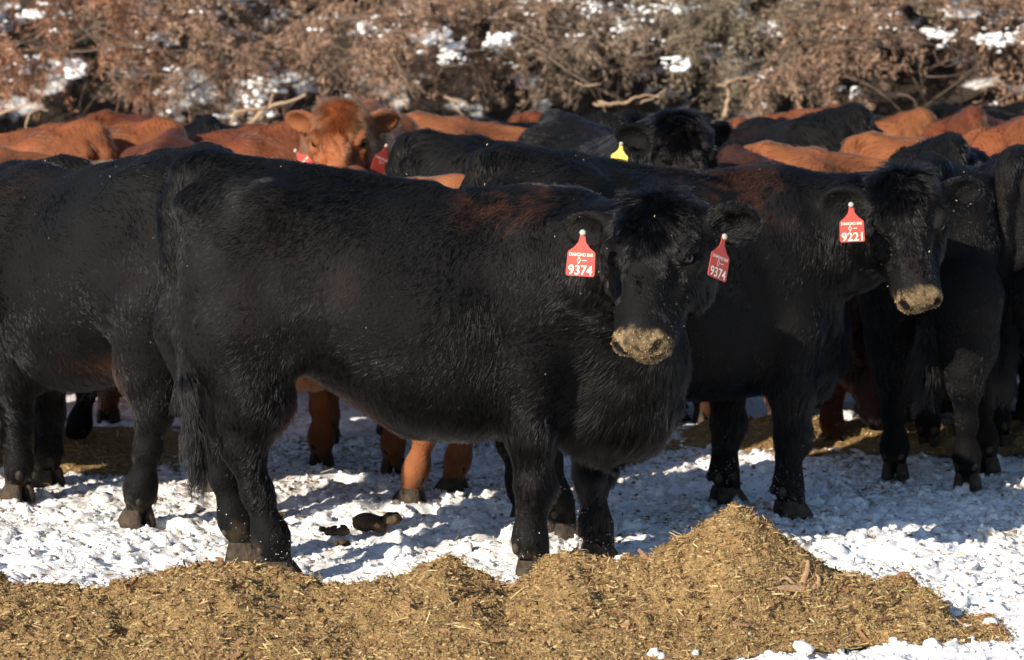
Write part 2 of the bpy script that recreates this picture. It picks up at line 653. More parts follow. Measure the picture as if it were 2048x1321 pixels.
    def fields(s):
        """hair flow, length, density, curl and coat marks at every vertex"""
        P, n = s.V, s.Nv
        q = (P - s.poll) @ s.Rh / s.hs / np.array((1, s.bw, 1))          # head coordinates
        hd = smooth(.34, .22, np.sqrt((q[:, 0] - .22) ** 2 * .8 + q[:, 1] ** 2 + (q[:, 2] + .10) ** 2))
        x, y, z = P.T
        flow = np.stack([-.8 + 0 * x, 0 * x, -.62 + 0 * x], 1)
        flow[:, 2] -= .9 * smooth(.75, .5, z)
        low = smooth(.58, .42, z)
        flow = flow * (1 - low)[:, None] + low[:, None] * np.array([-.12, 0, -1.0])
        fr = smooth(.25, .5, x) * (1 - low)
        flow = flow * (1 - .6 * fr)[:, None] + (.6 * fr)[:, None] * np.array([-.35, 0, -1.0])
        rump = smooth(-.60, -.70, x)
        flow = flow * (1 - rump)[:, None] + rump[:, None] * np.array([-.2, 0, -1.0])
        hflow = np.stack([.85 + 0 * x, .55 * np.sign(q[:, 1]) * smooth(0, .06, np.abs(q[:, 1])), -.45 + 0 * x], 1) @ s.Rh.T
        flow = flow * (1 - hd)[:, None] + hflow * hd[:, None]
        L = np.full(len(P), .024)
        curl = np.full(len(P), .15)
        dens = np.ones(len(P))
        belly = smooth(.62, .45, z) * smooth(-.5, -.3, x) * smooth(.75, .5, x)
        L += .020 * belly
        bris = smooth(.45, .62, x) * smooth(.9, .6, z)
        L += .046 * bris * (1 - hd)
        curl += .45 * bris * (1 - hd)
        top = smooth(1.10, 1.2, z)
        L += .008 * top
        L = L * (1 - .30 * smooth(.46, .34, z) * (1 - belly))
        dens = dens * (1 + .8 * smooth(.5, .35, z))
        L = L * (1 - .60 * smooth(.26, .18, z))
        # head
        face = hd * smooth(.10, .22, q[:, 0])
        L = L * (1 - hd) + hd * (.040 - .025 * smooth(.12, .40, q[:, 0]))
        tuft = hd * smooth(.17, .04, q[:, 0]) * smooth(-.13, -.05, q[:, 2]) * smooth(.11, .06, np.abs(q[:, 1]))
        L += .045 * tuft
        curl += .9 * tuft
        mess = np.maximum(tuft, .36 * hd * smooth(.42, .25, q[:, 0]))
        jaw = hd * smooth(-.12, -.18, q[:, 2])
        L += .022 * jaw
        pad = smooth(.428, .448, q[:, 0] + .25 * np.maximum(-.12 - q[:, 2], 0)) * smooth(.3, .2, np.abs(q[:, 1])) * (np.abs(q[:, 2] + .1) < .13)
        muz = smooth(.37, .44, q[:, 0]) * (np.abs(q[:, 1]) < .13) * (q[:, 2] > -.24) * (q[:, 2] < .02)
        L *= 1 - .75 * muz
        dens *= 1 - pad
        de = np.sqrt((q[:, 0] - .188) ** 2 + (np.abs(q[:, 1]) - .106) ** 2 + (q[:, 2] + .024) ** 2)
        dens *= smooth(.020, .030, de)
        L = L * (1 - .6 * smooth(.07, .035, de))
        for (ctr, A, O, B) in s.ear:
            r = q - ctr
            ea = r @ A
            m = smooth(-.12, -.06, ea) * (np.abs(r @ B) < .085) * (np.abs(r @ O) < .07) * (ea < .14)
            nl = n @ s.Rh
            inner = smooth(.3, .7, nl @ O) * m
            af = (A * .9 + O * .15) @ s.Rh.T
            rad = (B[None] * (r @ B)[:, None] / .06) @ s.Rh.T
            flow = flow * (1 - m)[:, None] + m[:, None] * (af + rad)
            L = L * (1 - m) + m * .022
            dens = dens * (1 - .55 * inner)
        # tail
        td = np.min(np.stack([np.linalg.norm(P - t, axis=1) for t in np.linspace(0, 1, 40)[:, None] * 0 + s.tail_points(40)]), 0)
        tl = smooth(.06, .045, td) * smooth(-.58, -.62, x + .0 * z) if True else 0
        tl = smooth(.055, .04, td) * (z < 1.1)
        flow = flow * (1 - tl)[:, None] + tl[:, None] * np.array([0, 0, -1.0])
        L = L * (1 - tl) + tl * (.03 + .12 * smooth(.75, .5, z))
        curl += .5 * tl * smooth(.7, .5, z)
        # unevenness
        n1 = fbm(P, .16, 2, s.seed + 40)
        L *= 1 + .35 * n1
        a = 1.0 * vnoise(P, .26, s.seed + 50) + .55 * vnoise(P, .09, s.seed + 51)
        flow = norm(flow - n * np.sum(flow * n, 1, keepdims=True))
        side = np.cross(n, flow)
        flow = flow * np.cos(a)[:, None] + side * np.sin(a)[:, None]
        s.flow, s.L, s.dens, s.curl = flow, np.maximum(L, .006), dens, curl
        s.hd, s.q, s.pad, s.muz, s.mess = hd, q, pad, muz, mess
        # marks: r rust, g feed / mud, b variation
        rust = s.rust[2] * smooth(-.10, .45, fbm(P, .14, 3, s.seed + 60) + .35 * vnoise(P, .03, s.seed + 59)) * smooth(.10, .0, np.abs(x - s.rust[0]) - s.rust[1]) * smooth(.98, 1.10, z) * smooth(.36, .44, np.linalg.norm(P - s.poll, axis=1))
        rust += s.flank * np.exp(-(((x + .22) / .13) ** 2 + ((z - .50) / .07) ** 2)) * smooth(-.4, .3, fbm(P, .1, 2, s.seed + 61))
        rust += .05 * smooth(.35, .8, fbm(P, .3, 2, s.seed + 62))
        mud = .13 * smooth(.15, .03, z + .06 * vnoise(P, .05, s.seed + 63)) * smooth(-.2, .6, vnoise(P, .025, s.seed + 64))
        feed = np.clip(muz * 1.0 - .45 * smooth(.1, .6, vnoise(P, .025, s.seed + 65)) * smooth(.45, .38, q[:, 0]), 0, 1)
        patch = .22 + .78 * smooth(-.55, .05, .5 * vnoise(P, .020, s.seed + 68) + .75 * vnoise(P, .0065, s.seed + 69))
        ay = np.abs(q[:, 1])
        tn = np.clip(((q[:, 0] - .482) * -.022 + (ay - .030) * .025 + (q[:, 2] + .099) * .029) / (.022 ** 2 + .025 ** 2 + .029 ** 2), 0, 1)
        dn = np.sqrt((q[:, 0] - .482 + .022 * tn) ** 2 + (ay - .030 - .025 * tn) ** 2 + (q[:, 2] + .099 - .029 * tn) ** 2)
        clear = smooth(.010, .016, dn - .004 * tn) * (1 - .9 * smooth(.011, .006, np.abs(q[:, 2] + .131)) * (q[:, 0] > .36))
        clear = clear * (1 - .35 * smooth(-.092, -.076, q[:, 2]) * (q[:, 0] > .40) * (ay < .03))
        patch = patch * clear
        s.patch = patch
        g = np.maximum(mud, .80 * feed * patch * smooth(.415, .45, q[:, 0] + .02 * vnoise(P, .03, s.seed + 66) + .02 * vnoise(P, .01, s.seed + 58)))
        b = .85 + .6 * fbm(P, .12, 3, s.seed + 67)
        s.coat = np.stack([np.clip(rust, 0, 1), g, b], 1)

    def tail_points(s, n):
        t = np.linspace(0, len(s.tail) - 1, n)
        return np.stack([np.interp(t, np.arange(len(s.tail)), s.tail[:, j]) for j in range(3)], 1)

    def body(s):
        me = mesh('cow_body', s.V, s.F, M_SKIN)
        colour_attr(me, 'coat', s.coat)
        return me

    def sample(s, n, rng, weight):
        F = s.F
        T = np.concatenate([F[:, [0, 1, 2]], F[:, [0, 2, 3]]])
        A = np.linalg.norm(np.cross(s.V[T[:, 1]] - s.V[T[:, 0]], s.V[T[:, 2]] - s.V[T[:, 0]]), axis=1)
        w = A * weight[T].mean(1)
        t = T[rng.choice(len(T), n, p=w / w.sum())]
        u, v = rng.random(n), rng.random(n)
        f = u + v > 1
        u[f], v[f] = 1 - u[f], 1 - v[f]
        B = np.stack([1 - u - v, u, v], 1)
        return t, B

    def fur(s, n, rad=.0009, K=5, seed=0, length=1.0, clump=.4):
        rng = np.random.default_rng(seed + 100 * s.seed)
        w = s.dens * (1 + 1.9 * s.hd)
        t, B = s.sample(n, rng, w)
        g = lambda a: (a[t] * (B[..., None] if a.ndim == 2 else B)).sum(1)
        P, nn, fl, L, cu, ct, ms = g(s.V), norm(g(s.Nv)), norm(g(s.flow)), g(s.L), g(s.curl), g(s.coat), g(s.mess)
        L = L * rng.uniform(.65, 1.25, n) * length
        fl = norm(fl + .12 * rng.normal(size=(n, 3)))
        fl = norm(fl + ms[:, None] * .9 * np.stack([vnoise(P, .032, 801 + i) for i in range(3)], 1))
        lift = np.clip(.24 + .17 * vnoise(P, .12, s.seed + 70) + .16 * vnoise(P, .28, s.seed + 72) + .07 * rng.normal(size=n) + .25 * ms, .08, .95)
        grav = np.array([0, 0, -1.0])
        pts = [P - nn * .002]
        d0 = norm(nn * lift[:, None] + fl * (1 - lift)[:, None])
        ph = rng.uniform(0, 6.28, n)
        sd = np.cross(nn, fl)
        for k in range(1, K):
            u = k / (K - 1)
            d = norm(d0 * (1 - .55 * u) + fl * (.5 * u) + grav * (.18 * u) - nn * (.08 * u))
            st = (L / (K - 1))[:, None]
            wv = sd * (np.sin(ph + u * 5) * cu * .6)[:, None]
            pts.append(pts[-1] + d * st + wv * st)
        X = np.stack(pts, 1)
        # clumping into small locks
        cv = g(np.clip(.30 + .45 * smooth(1.1, .7, s.V[:, 2]) + .35 * s.hd, 0, .85)) * (clump / .4)
        cv = np.clip(cv * (1 + .5 * vnoise(P, .09, s.seed + 71)), .1, .9)
        for size, amt in ((.026, cv * .8), (.010, cv * .6)):
            Q = P + np.stack([vnoise(P, size * 1.4, 5 + i) for i in range(3)], 1) * size * .8
            key = np.floor(Q / size).astype(np.int64)
            key = key[:, 0] * 4000037 + key[:, 1] * 2003 + key[:, 2]
            _, inv, cn = np.unique(key, return_inverse=True, return_counts=True)
            for k in range(1, K):
                u = k / (K - 1)
                m = np.stack([np.bincount(inv, X[:, k, j]) for j in range(3)], 1) / cn[:, None]
                X[:, k] += (m[inv] - X[:, k]) * (amt * u ** 1.3)[:, None]
        cd = bpy.data.hair_curves.new('cow_fur')
        cd.add_curves([K] * n)
        cd.attributes['position'].data.foreach_set('vector', X.astype(np.float32).ravel())
        prof = np.linspace(1, .25, K)
        rr = (rad * rng.uniform(.7, 1.3, n))[:, None] * prof[None]
        ra = cd.attributes.get('radius') or cd.attributes.new('radius', 'FLOAT', 'POINT')
        ra.data.foreach_set('value', rr.astype(np.float32).ravel())
        ct = ct * 1.0
        ct[:, 2] *= rng.uniform(.75, 1.25, n)
        ct[:, 0] = np.clip(ct[:, 0] * rng.uniform(.5, 1.3, n), 0, 1)
        a = cd.attributes.new('coat', 'FLOAT_COLOR', 'CURVE')
        a.data.foreach_set('color', np.c_[ct, np.ones(n)].astype(np.float32).ravel())
        cd.materials.append(M_HAIR)
        return cd

    def flecks(s, n, weight, seed, size=(.004, .013), off=(.004, .03), dim=1.0, white=False):
        """bits of straw caught in the coat"""
        rng = np.random.default_rng(seed)
        if not white and dim == 1.0: weight = weight * (.12 + smooth(.1, .5, vnoise(s.V, .16, seed + 3)) + 2 * smooth(.45, .7, vnoise(s.V, .07, seed + 4)))
        t, B = s.sample(n, rng, weight)
        P = (s.V[t] * B[..., None]).sum(1)
        nn = norm((s.Nv[t] * B[..., None]).sum(1))
        P = P + nn * rng.uniform(*off, n)[:, None]
        d = rng.normal(size=(n, 3)) + nn * .2
        L = rng.uniform(*size, n)
        V, F = strips(P, d, L, L * rng.uniform(.2, .5, n) + .0008, rng)
        me = mesh('straw_flecks', V, F, M_FLECK, False)
        c = np.array([(.40, .31, .17), (.32, .23, .11), (.48, .40, .25), (.24, .155, .07)])[rng.integers(0, 4, n)] * rng.uniform(.6, 1.2, (n, 1)) * dim
        if white: c = np.full((n, 3), .75)
        colour_attr(me, 'tone', np.repeat(c, 6, 0))
        return me


# hoof: two claws and two dewclaws
def hoof_mesh():
    VV, FF, b = [], [], 0
    for sy in (1, -1):
        rings = [(.068, -.045, .040, .022, .024), (.050, -.050, .056, .024, .027), (.022, -.056, .076, .026, .030), (.0, -.060, .090, .026, .031), (-.004, -.05, .08, .02, .028)]
        a = np.linspace(0, 2 * np.pi, 12, endpoint=False)
        for (z, xb, xf, w, yc) in rings:
            cx, rx = (xb + xf) / 2, (xf - xb) / 2
            VV.append(np.stack([cx + rx * np.cos(a) , sy * (yc + w * np.sin(a) * (1 - .35 * np.clip(np.cos(a), 0, 1))), np.full(12, z)], 1))
        for r in range(4):
            i = b + r * 12 + np.arange(12)
            j = b + r * 12 + (np.arange(12) + 1) % 12
            q = np.stack([i, i + 12, j + 12, j], 1)
            FF.append(q if sy > 0 else q[:, ::-1])
        b += 60
        # dewclaw
        BV, BF = ICO1
        V = BV * (.015, .016, .021) + (-.052, .030 * sy, .105)
        VV.append(V)
        FF.append(np.c_[BF, BF[:, 2]] + b)
        b += len(BV)
    V = np.concatenate(VV)
    me = bpy.data.meshes.new('hoof')
    faces = []
    for Fq in FF:
        for f in Fq:
            faces.append(tuple(int(k) for k in f[:3]) if f[2] == f[3] else tuple(int(k) for k in f))
    me.from_pydata([tuple(v) for v in V], [], faces)
    for p in me.polygons: p.use_smooth = True
    me.materials.append(M_HOOF)
    return me


HOOF = hoof_mesh()
_ev, _ef = ICO2
EYE = mesh('eye', _ev * .0235, _ef, M_EYE)


def text_mesh(body, width, height):
    cu = bpy.data.curves.new('print', 'FONT')
    cu.body = body
    cu.align_x, cu.align_y = 'CENTER', 'CENTER'
    cu.offset = 0.012
    o = link('tag_print', cu)
    dg = bpy.context.evaluated_depsgraph_get()
    me = bpy.data.meshes.new_from_object(o.evaluated_get(dg))
    bpy.data.objects.remove(o)
    n = len(me.vertices)
    co = np.empty(n * 3, np.float32)
    me.vertices.foreach_get('co', co)
    co = co.reshape(-1, 3)
    mn, mx = co.min(0), co.max(0)
    co[:, 0] = (co[:, 0] - (mn[0] + mx[0]) / 2) / (mx[0] - mn[0]) * width
    co[:, 1] = (co[:, 1] - (mn[1] + mx[1]) / 2) / (mx[1] - mn[1]) * height
    return co, [tuple(p.vertices) for p in me.polygons]


def poly_solid(name, pts, t, mat, bev=.0012):
    """flat plate with thickness t from a 2-D outline (x, y), front face towards +z"""
    import bmesh
    bm = bmesh.new()
    vs = [bm.verts.new((x, y, 0)) for x, y in pts]
    f = bm.faces.new(vs)
    r = bmesh.ops.extrude_face_region(bm, geom=[f])
    for v in r['geom']:
        if isinstance(v, bmesh.types.BMVert): v.co.z += t
    bmesh.ops.recalc_face_normals(bm, faces=bm.faces)
    me = bpy.data.meshes.new(name)
    bm.to_mesh(me)
    bm.free()
    me.materials.append(mat)
    return me


def tag_mesh(mat):
    prof = [(.0075, .006), (.0080, -.014), (.0115, -.028), (.024, -.043), (.0375, -.053), (.0400, -.058), (.0415, -.118), (.0395, -.1225), (.037, -.124)]
    pts = [(x, y) for x, y in prof] + [(-x, y) for x, y in reversed(prof)]
    return poly_solid('ear_tag', pts, .0022, mat)


TAGS = {'red': tag_mesh(M_TAG_RED), 'yellow': tag_mesh(M_TAG_YEL)}


def flat_print(parent, parts):
    """printed marks lying just proud of the tag's front"""
    V, F = [], []
    for co, fs, ox, oy in parts:
        b = len(V)
        V += [(float(x) + ox, float(y) + oy, .0027) for x, y, *_ in co]
        F += [tuple(i + b for i in f) for f in fs]
    me = bpy.data.meshes.new('lettering')
    me.from_pydata(V, [], F)
    me.materials.append(M_TAG_INK)
    return link('lettering', me, parent)


def ear_tag(parent, loc, Rm, kind='red', number=None, stud=M_STUD, label=None, sc=1.0):
    o = link('ear_tag', TAGS[kind], parent)
    o.matrix_local = Matrix.Translation(loc) @ Rm.to_4x4() @ Matrix.Scale(sc, 4)
    if label: o['label'] = label
    sv, sf = ICO1
    s_ = link('stud', mesh('stud', sv * (.0095, .0095, .006), sf, stud), o)
    s_.location = (0, 0, .005)
    if kind == 'red':
        dia = [(0, .011), (.0055, 0), (0, -.011), (-.0055, 0), (0, .0078), (.0037, 0), (0, -.0078), (-.0037, 0)]
        df = [(0, 4, 5, 1), (1, 5, 6, 2), (2, 6, 7, 3), (3, 7, 4, 0)]
        df = [f[::-1] for f in df]
        bar = [(-.007, -.001), (.007, -.001), (.007, .001), (-.007, .001)]
        parts = [(*text_mesh('DIAMOND BAR', .069, .0095), 0, -.0625), (dia, df, -.006, -.0785), (bar, [(0, 1, 2, 3)], .010, -.0785)]
        if number:
            parts.append((*text_mesh(number, .069, .028), 0, -.1065))
        flat_print(o, parts)
    return o


def assemble(cow, name, loc, rz, sc, colour, label, group, fur, flecks=None, hooves=True, eyes=True, data=None):
    root = empty(name, loc, rz, sc)
    tag(root, label, 'cow', group)
    b = link('body', data, root)
    b.color = (*colour, 1)
    if fur:
        f = link('fur', fur, root)
        f.color = (*colour, 1)
    if eyes:
        for sy in (1, -1):
            e = link('eye', EYE, root)
            e.location = cow.H((.186, .092 * sy, -.034))
            e.scale = (cow.hs,) * 3
    if hooves:
        for (kind, x0, y0, lean) in cow.legs:
            h = link('hoof', HOOF, root)
            h.location = (x0 - .004, y0, -.012)
            h.scale = (.94, .98, .95)
    if flecks:
        k = link('straw_flecks', flecks, root)
        k['kind'] = 'stuff'
    return root


BLACK = (.0034, .0032, .0034)
RED = (.195, .064, .025)
STAND = [('hind', -.42, .155, 0), ('hind', -.50, -.155, 0), ('front', .42, .135, 0), ('front', .47, -.135, 0)]
GROUP = 'cattle herded around the feed'

#@@COWS
# hero: in profile facing right, head turned to the camera
NEAR_Y = 7.98
A_LEGS = [('hind', -.365, -.155, 0), ('hind', -.505, .15, 0), ('front', .415, -.14, 0), ('front', .62, .14, .12)]
A_TRUNK = [t for t in TRUNK if t[0] < .4] + [(.435, 1.165, .41, .20), (.56, 1.15, .36, .165), (.66, 1.11, .33, .15), (.76, 1.03, .345, .12), (.84, .92, .42, .08), (.875, .80, .52, .04)]
A_ORG = Vector((-.348, NEAR_Y, 0))
A_POLL = np.array(at(1312, 398, NEAR_Y - .44) - A_ORG)
A_TAIL = [(-.65, 0, 1.22), (-.70, -.02, 1.12), (-.70, -.05, .95), (-.66, -.12, .75), (-.635, -.17, .60), (-.61, -.20, .47), (-.605, -.21, .36)]
cowA = Cow(.008, A_POLL, (-.090, -.31, -.39), (-.30, -.76, .57), A_LEGS, head=1.01, broad=1.18, ear_size=.88, rust=(.33, .10, .28), flank=.22, trunk=A_TRUNK, tail=A_TAIL, seed=3,
           neck=[((.38, 0, .90), .20), ((.56, -.08, .95), .17), ((.70, -.22, .99), .14)], extra=[((.74, -.16, .82), (.72, -.02, .52), .10, .11)],
           ears=((.15, 1.0, -.12), (.15, 1.0, -.12)), ear_open=(.75, 0, .75))
w = (cowA.V[:, 2] > .3) * (.3 + 3 * np.exp(-(((cowA.V[:, 0] - .82) / .1) ** 2 + ((cowA.V[:, 2] - .5) / .1) ** 2)) + .8 * smooth(.9, 1.25, cowA.V[:, 2]) + .8 * cowA.hd)
cow_a = assemble(cowA, 'cow', A_ORG, 0, 1.0, BLACK, 'black cow tagged 9374 standing side-on in front with feed-caked muzzle', GROUP,
                 cowA.fur(230000, .0006, seed=1), cowA.flecks(130, w, 5, (.002, .0065), (.008, .022)), data=cowA.body())
# feed caked on its muzzle
mw = np.where(cowA.pad + cowA.muz * smooth(.42, .45, cowA.q[:, 0]) > .3, .02 + cowA.patch, 0)
k = link('feed_crumbs', cowA.flecks(1500, mw, 6, (.0012, .0042), (-.001, .0025), 1.1), cow_a)
k['kind'] = 'stuff'
# the two ear tags of the hero, both 9374
def face_cam(loc_world, yaw=0, roll=0, pitch=0):
    """rotation whose +z looks back to the camera side, +y up"""
    d = Vector((0, -1, 0))
    Rm = Matrix.Rotation(yaw, 3, 'Z') @ Matrix.Rotation(math.pi / 2, 3, 'X')
    return Rm @ Matrix.Rotation(pitch, 3, 'X') @ Matrix.Rotation(roll, 3, 'Z')


def hang_tag(root, px, py, y, yaw=0, roll=0, pitch=0, **kw):
    bpy.context.view_layer.update()
    p = at(px, py, y)
    M = root.matrix_world.inverted() @ (Matrix.Translation(p) @ face_cam(p, yaw, roll, pitch).to_4x4())
    loc, rot, sc = M.decompose()
    return ear_tag(root, loc, rot.to_matrix(), **kw)


for cw_, rt_, sd_ in ((cowA, cow_a, 61),):
    link('snow_dust', cw_.flecks(420, (cw_.V[:, 2] < .24) * smooth(.24, .06, cw_.V[:, 2]) * (.1 + smooth(0, .5, vnoise(cw_.V, .06, 77))), sd_, (.0015, .0045), (.001, .008), 1.0, True), rt_)['kind'] = 'stuff'
hang_tag(cow_a, 1166, 466, 7.36, yaw=R(-10), roll=R(-3), pitch=R(-6), number='9374')
hang_tag(cow_a, 1447, 474, 7.36, yaw=R(46), roll=R(-19), pitch=R(-4), number='9374', label='red 9374 tag seen edge-turned in the ear on the right')

# second black cow, facing right and away, looking at the camera
def local_vec(v, yaw):
    return (math.cos(yaw) * v[0] + math.sin(yaw) * v[1], -math.sin(yaw) * v[0] + math.cos(yaw) * v[1], v[2])


C_YAW, C_ORG = R(27), Vector((.49, 8.83, 0))
C_LEGS = [('hind', -.44, -.17, 0), ('hind', -.40, .17, 0), ('front', .45, -.17, 0), ('front', .40, .17, 0)]
cp = at(1806, 352, 8.80) - C_ORG
cowC = Cow(.009, local_vec(cp, C_YAW), local_vec((.045, -.27, -.43), C_YAW), local_vec((.02, -.82, .5), C_YAW), C_LEGS, head=.97, broad=1.1, ear_size=.9, seed=8, rust=(.22, .2, .32),
           neck=[((.40, 0, .92), .22), ((.56, -.04, .96), .19), ((.68, -.16, 1.00), .15)], ears=((.1, 1.0, .05), (.15, 1.0, -.15)), ear_open=(.75, 0, .7))
w = (cowC.V[:, 2] > .3) * (.1 + 1.2 * smooth(.95, 1.2, cowC.V[:, 2]) + 1.2 * cowC.hd)
cow_c = assemble(cowC, 'cow', C_ORG, C_YAW, 1.0, BLACK, 'black cow tagged 9221 watching from just behind the front cow', GROUP,
                 cowC.fur(150000, .0007, seed=2), cowC.flecks(80, w, 7, (.002, .008), (.008, .022)), data=cowC.body())
mw = np.where(cowC.pad + cowC.muz * smooth(.42, .45, cowC.q[:, 0]) > .3, .02 + cowC.patch, 0)
link('feed_crumbs', cowC.flecks(900, mw, 8, (.0012, .0045), (-.001, .0025), 1.1), cow_c)['kind'] = 'stuff'
link('snow_dust', cowC.flecks(420, (cowC.V[:, 2] < .3) * smooth(.30, .08, cowC.V[:, 2]) * (.1 + smooth(0, .5, vnoise(cowC.V, .06, 78))), 62, (.0015, .005), (.001, .008), 1.0, True), cow_c)['kind'] = 'stuff'
hang_tag(cow_c, 1702, 410, 8.62, yaw=R(-8), roll=R(3), pitch=R(-5), number='9221')

# shared poses for the rest of the herd
stand = Cow(.012, (.93, 0, 1.30), (.62, 0, -.72), (.7, 0, .62), STAND, seed=12, neck=[((.40, 0, .94), .25), ((.60, 0, 1.02), .20), ((.76, 0, 1.12), .16)])
graze = Cow(.012, (1.06, .02, .66), (.35, .05, -.9), (.9, 0, .3), [('hind', -.36, .155, 0), ('hind', -.52, -.155, 0), ('front', .36, .135, 0), ('front', .55, -.135, .08)], seed=21, flank=1.1,
            neck=[((.42, 0, .92), .23), ((.66, 0, .86), .185), ((.86, 0, .76), .15)])
B_STAND, B_GRAZE = stand.body(), graze.body()
FUR = {('stand', 1): stand.fur(130000, .0008, seed=3), ('stand', 0): stand.fur(34000, .0016, K=4, seed=4, length=1.45, clump=.6),
       ('graze', 1): graze.fur(120000, .0009, seed=5), ('graze', 0): graze.fur(34000, .0016, K=4, seed=6, length=1.45, clump=.6)}
POSE = {'stand': (stand, B_STAND), 'graze': (graze, B_GRAZE)}


def herd_cow(pose, near, x, y, yaw, sc, colour, label, flecks=None):
    c, b = POSE[pose]
    return assemble(c, 'cow', (x, y, 0), R(yaw), sc, colour, label, GROUP, FUR[(pose, near)], flecks, data=b)


def by_croup(px, ytop, sc, yaw):
    """origin of an animal whose croup top shows at px, ytop"""
    zt = 1.29 * sc
    a = math.atan((ytop - 660.5) / FPX) + PITCH
    y = (CAM_H - zt) / math.tan(a)
    p = at(px, ytop, y)
    return p.x + .5 * sc * math.cos(R(yaw)), y + .5 * sc * math.sin(R(yaw))


rngc = np.random.default_rng(77)
def red_tone(k):
    return {0: RED, 1: (.215, .080, .031), 2: (.14, .042, .018), 3: (.23, .083, .033), 4: (.05, .018, .010)}[k]  # last tone is a red coat with shade painted into it


wB = (graze.V[:, 2] > .25) * (.2 + smooth(.9, 1.2, graze.V[:, 2]))
cow_b = herd_cow('graze', 1, -1.43, 9.08, 136, 1.0, BLACK, 'black cow at the left edge whose head is out of view, facing away left', graze.flecks(45, wB, 9, (.002, .008), (.008, .022)))
herd_cow('graze', 1, 1.70, 10.00, 72, .95, BLACK, 'black cow seen from behind with hanging tail, right of the 9221 cow')
herd_cow('stand', 0, 2.95, 10.6, 96, .98, BLACK, 'black cow at the right edge hidden behind the cut-off cow')
herd_cow('stand', 1, 2.16, 10.15, 60, .97, (.006, .005, .005), 'black cow cut off by the right edge, rump towards the camera')
# red cows just behind the front cow: legs show beneath its belly
herd_cow('stand', 1, -.69, 9.41, 164, .90, red_tone(3), 'red cow hidden behind the front cow, sunlit hind legs below the belly')
herd_cow('graze', 1, -.62, 10.32, 93, .90, red_tone(0), 'red cow facing away, shaded hind legs between the front cow hind legs and belly')
herd_cow('graze', 1, -1.62, 11.75, 268, .95, red_tone(2), 'red cow facing the camera with lowered head, pale back strip above the left cow')
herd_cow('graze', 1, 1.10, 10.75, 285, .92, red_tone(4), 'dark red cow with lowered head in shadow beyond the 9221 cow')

HERD = [
    ('graze', 0, 1, -70, 286, 12, .92, 'red cow just peeking in at the left edge above the back row'),
    ('graze', 0, 0, 150, 240, 148, .98, 'red cow leftmost of the back row, facing away left'),
    ('graze', 0, 0, 300, 237, 146, .98, 'red cow second from left in the back row, facing away left'),
    ('graze', 0, -1, 415, 232, 98, .97, 'black cow between two red cows at the back left, tail to camera'),
    ('graze', 0, 2, 560, 243, 160, .97, 'red cow directly left of the red face, facing left'),
    ('graze', 0, 3, 858, 227, 12, .98, 'red cow at the back just right of the red face, facing right'),
    ('graze', 0, -1, 880, 262, 3, .97, 'black cow with long level back right of the red face'),
    ('graze', 0, -1, 990, 240, 28, .95, 'black cow peaked rump in the middle of the back row'),
    ('graze', 0, -1, 1180, 228, 174, .97, 'black cow facing left behind the level black back'),
    ('graze', 0, -1, 1375, 222, 118, .97, 'black cow rump just behind the yellow tagged face'),
    ('graze', 0, 0, 1482, 236, 82, .95, 'red cow rump right of the yellow tagged face'),
    ('graze', 0, -1, 1562, 238, 92, .95, 'black cow low rump between a red rump and the tall black rump'),
    ('graze', 0, -1, 1692, 209, 112, 1.03, 'black cow with the tallest rump at the back right'),
    ('graze', 0, 0, 1650, 213, 168, .97, 'red cow far back, left behind the tall black rump'),
    ('graze', 0, 3, 1560, 287, 8, .93, 'red cow with long fuzzy back above the 9221 cow shoulders'),
    ('graze', 0, 3, 1770, 268, 8, .95, 'red cow with fuzzy back above the 9221 cow head'),
    ('graze', 0, 1, 1832, 218, 104, .98, 'tan red cow rump between the black rump and the dark red rump'),
    ('graze', 0, 2, 1945, 215, 84, 1.02, 'dark red cow rump at the back right'),
    ('graze', 0, 0, 2062, 228, 92, 1.02, 'red cow at the right edge of the back row'),
    ('graze', 0, -1, 2025, 207, 172, .97, 'black cow far back at the right edge facing left'),
    ('graze', 0, 2, 2045, 201, 80, .97, 'red cow farthest back in the right corner'),
    ('graze', 0, 2, 1305, 302, 5, .90, 'red cow with only a low back strip showing under the yellow tag'),
    ('graze', 0, -1, 100, 313, 165, .92, 'black cow with small straw-dusted back above the left cow'),
    ('graze', 0, -1, -130, 336, 170, .92, 'black cow behind the left cow at the left edge'),
    ('graze', 0, 2, 232, 224, 35, .97, 'red cow barely showing between and behind the two left red rumps'),
    ('graze', 0, -1, 735, 226, 150, .97, 'black cow far back just right of the red face'),
    ('graze', 0, 2, 1085, 225, 20, .97, 'dark red cow far back in the middle between black backs'),
    ('graze', 0, -1, 1270, 222, 60, .97, 'black cow far back behind the yellow tagged ear'),
    ('graze', 0, -1, 1900, 209, 30, .97, 'black cow far back behind the dark red rump'),
]
for pose, near, tone, px, yt, yaw, sc, lab in HERD:
    x, y = by_croup(px, yt, sc, yaw)
    herd_cow(pose, near, x, y, yaw, sc, BLACK if tone < 0 else red_tone(tone), lab)

herd_cow('graze', 0, 1.80, 11.5, 95, .97, BLACK, 'black cow deep in the shade behind the cow with the hanging tail')
herd_cow('graze', 0, 2.62, 11.3, 170, .97, BLACK, 'black cow in shade beyond the cut-off cow at the right edge')

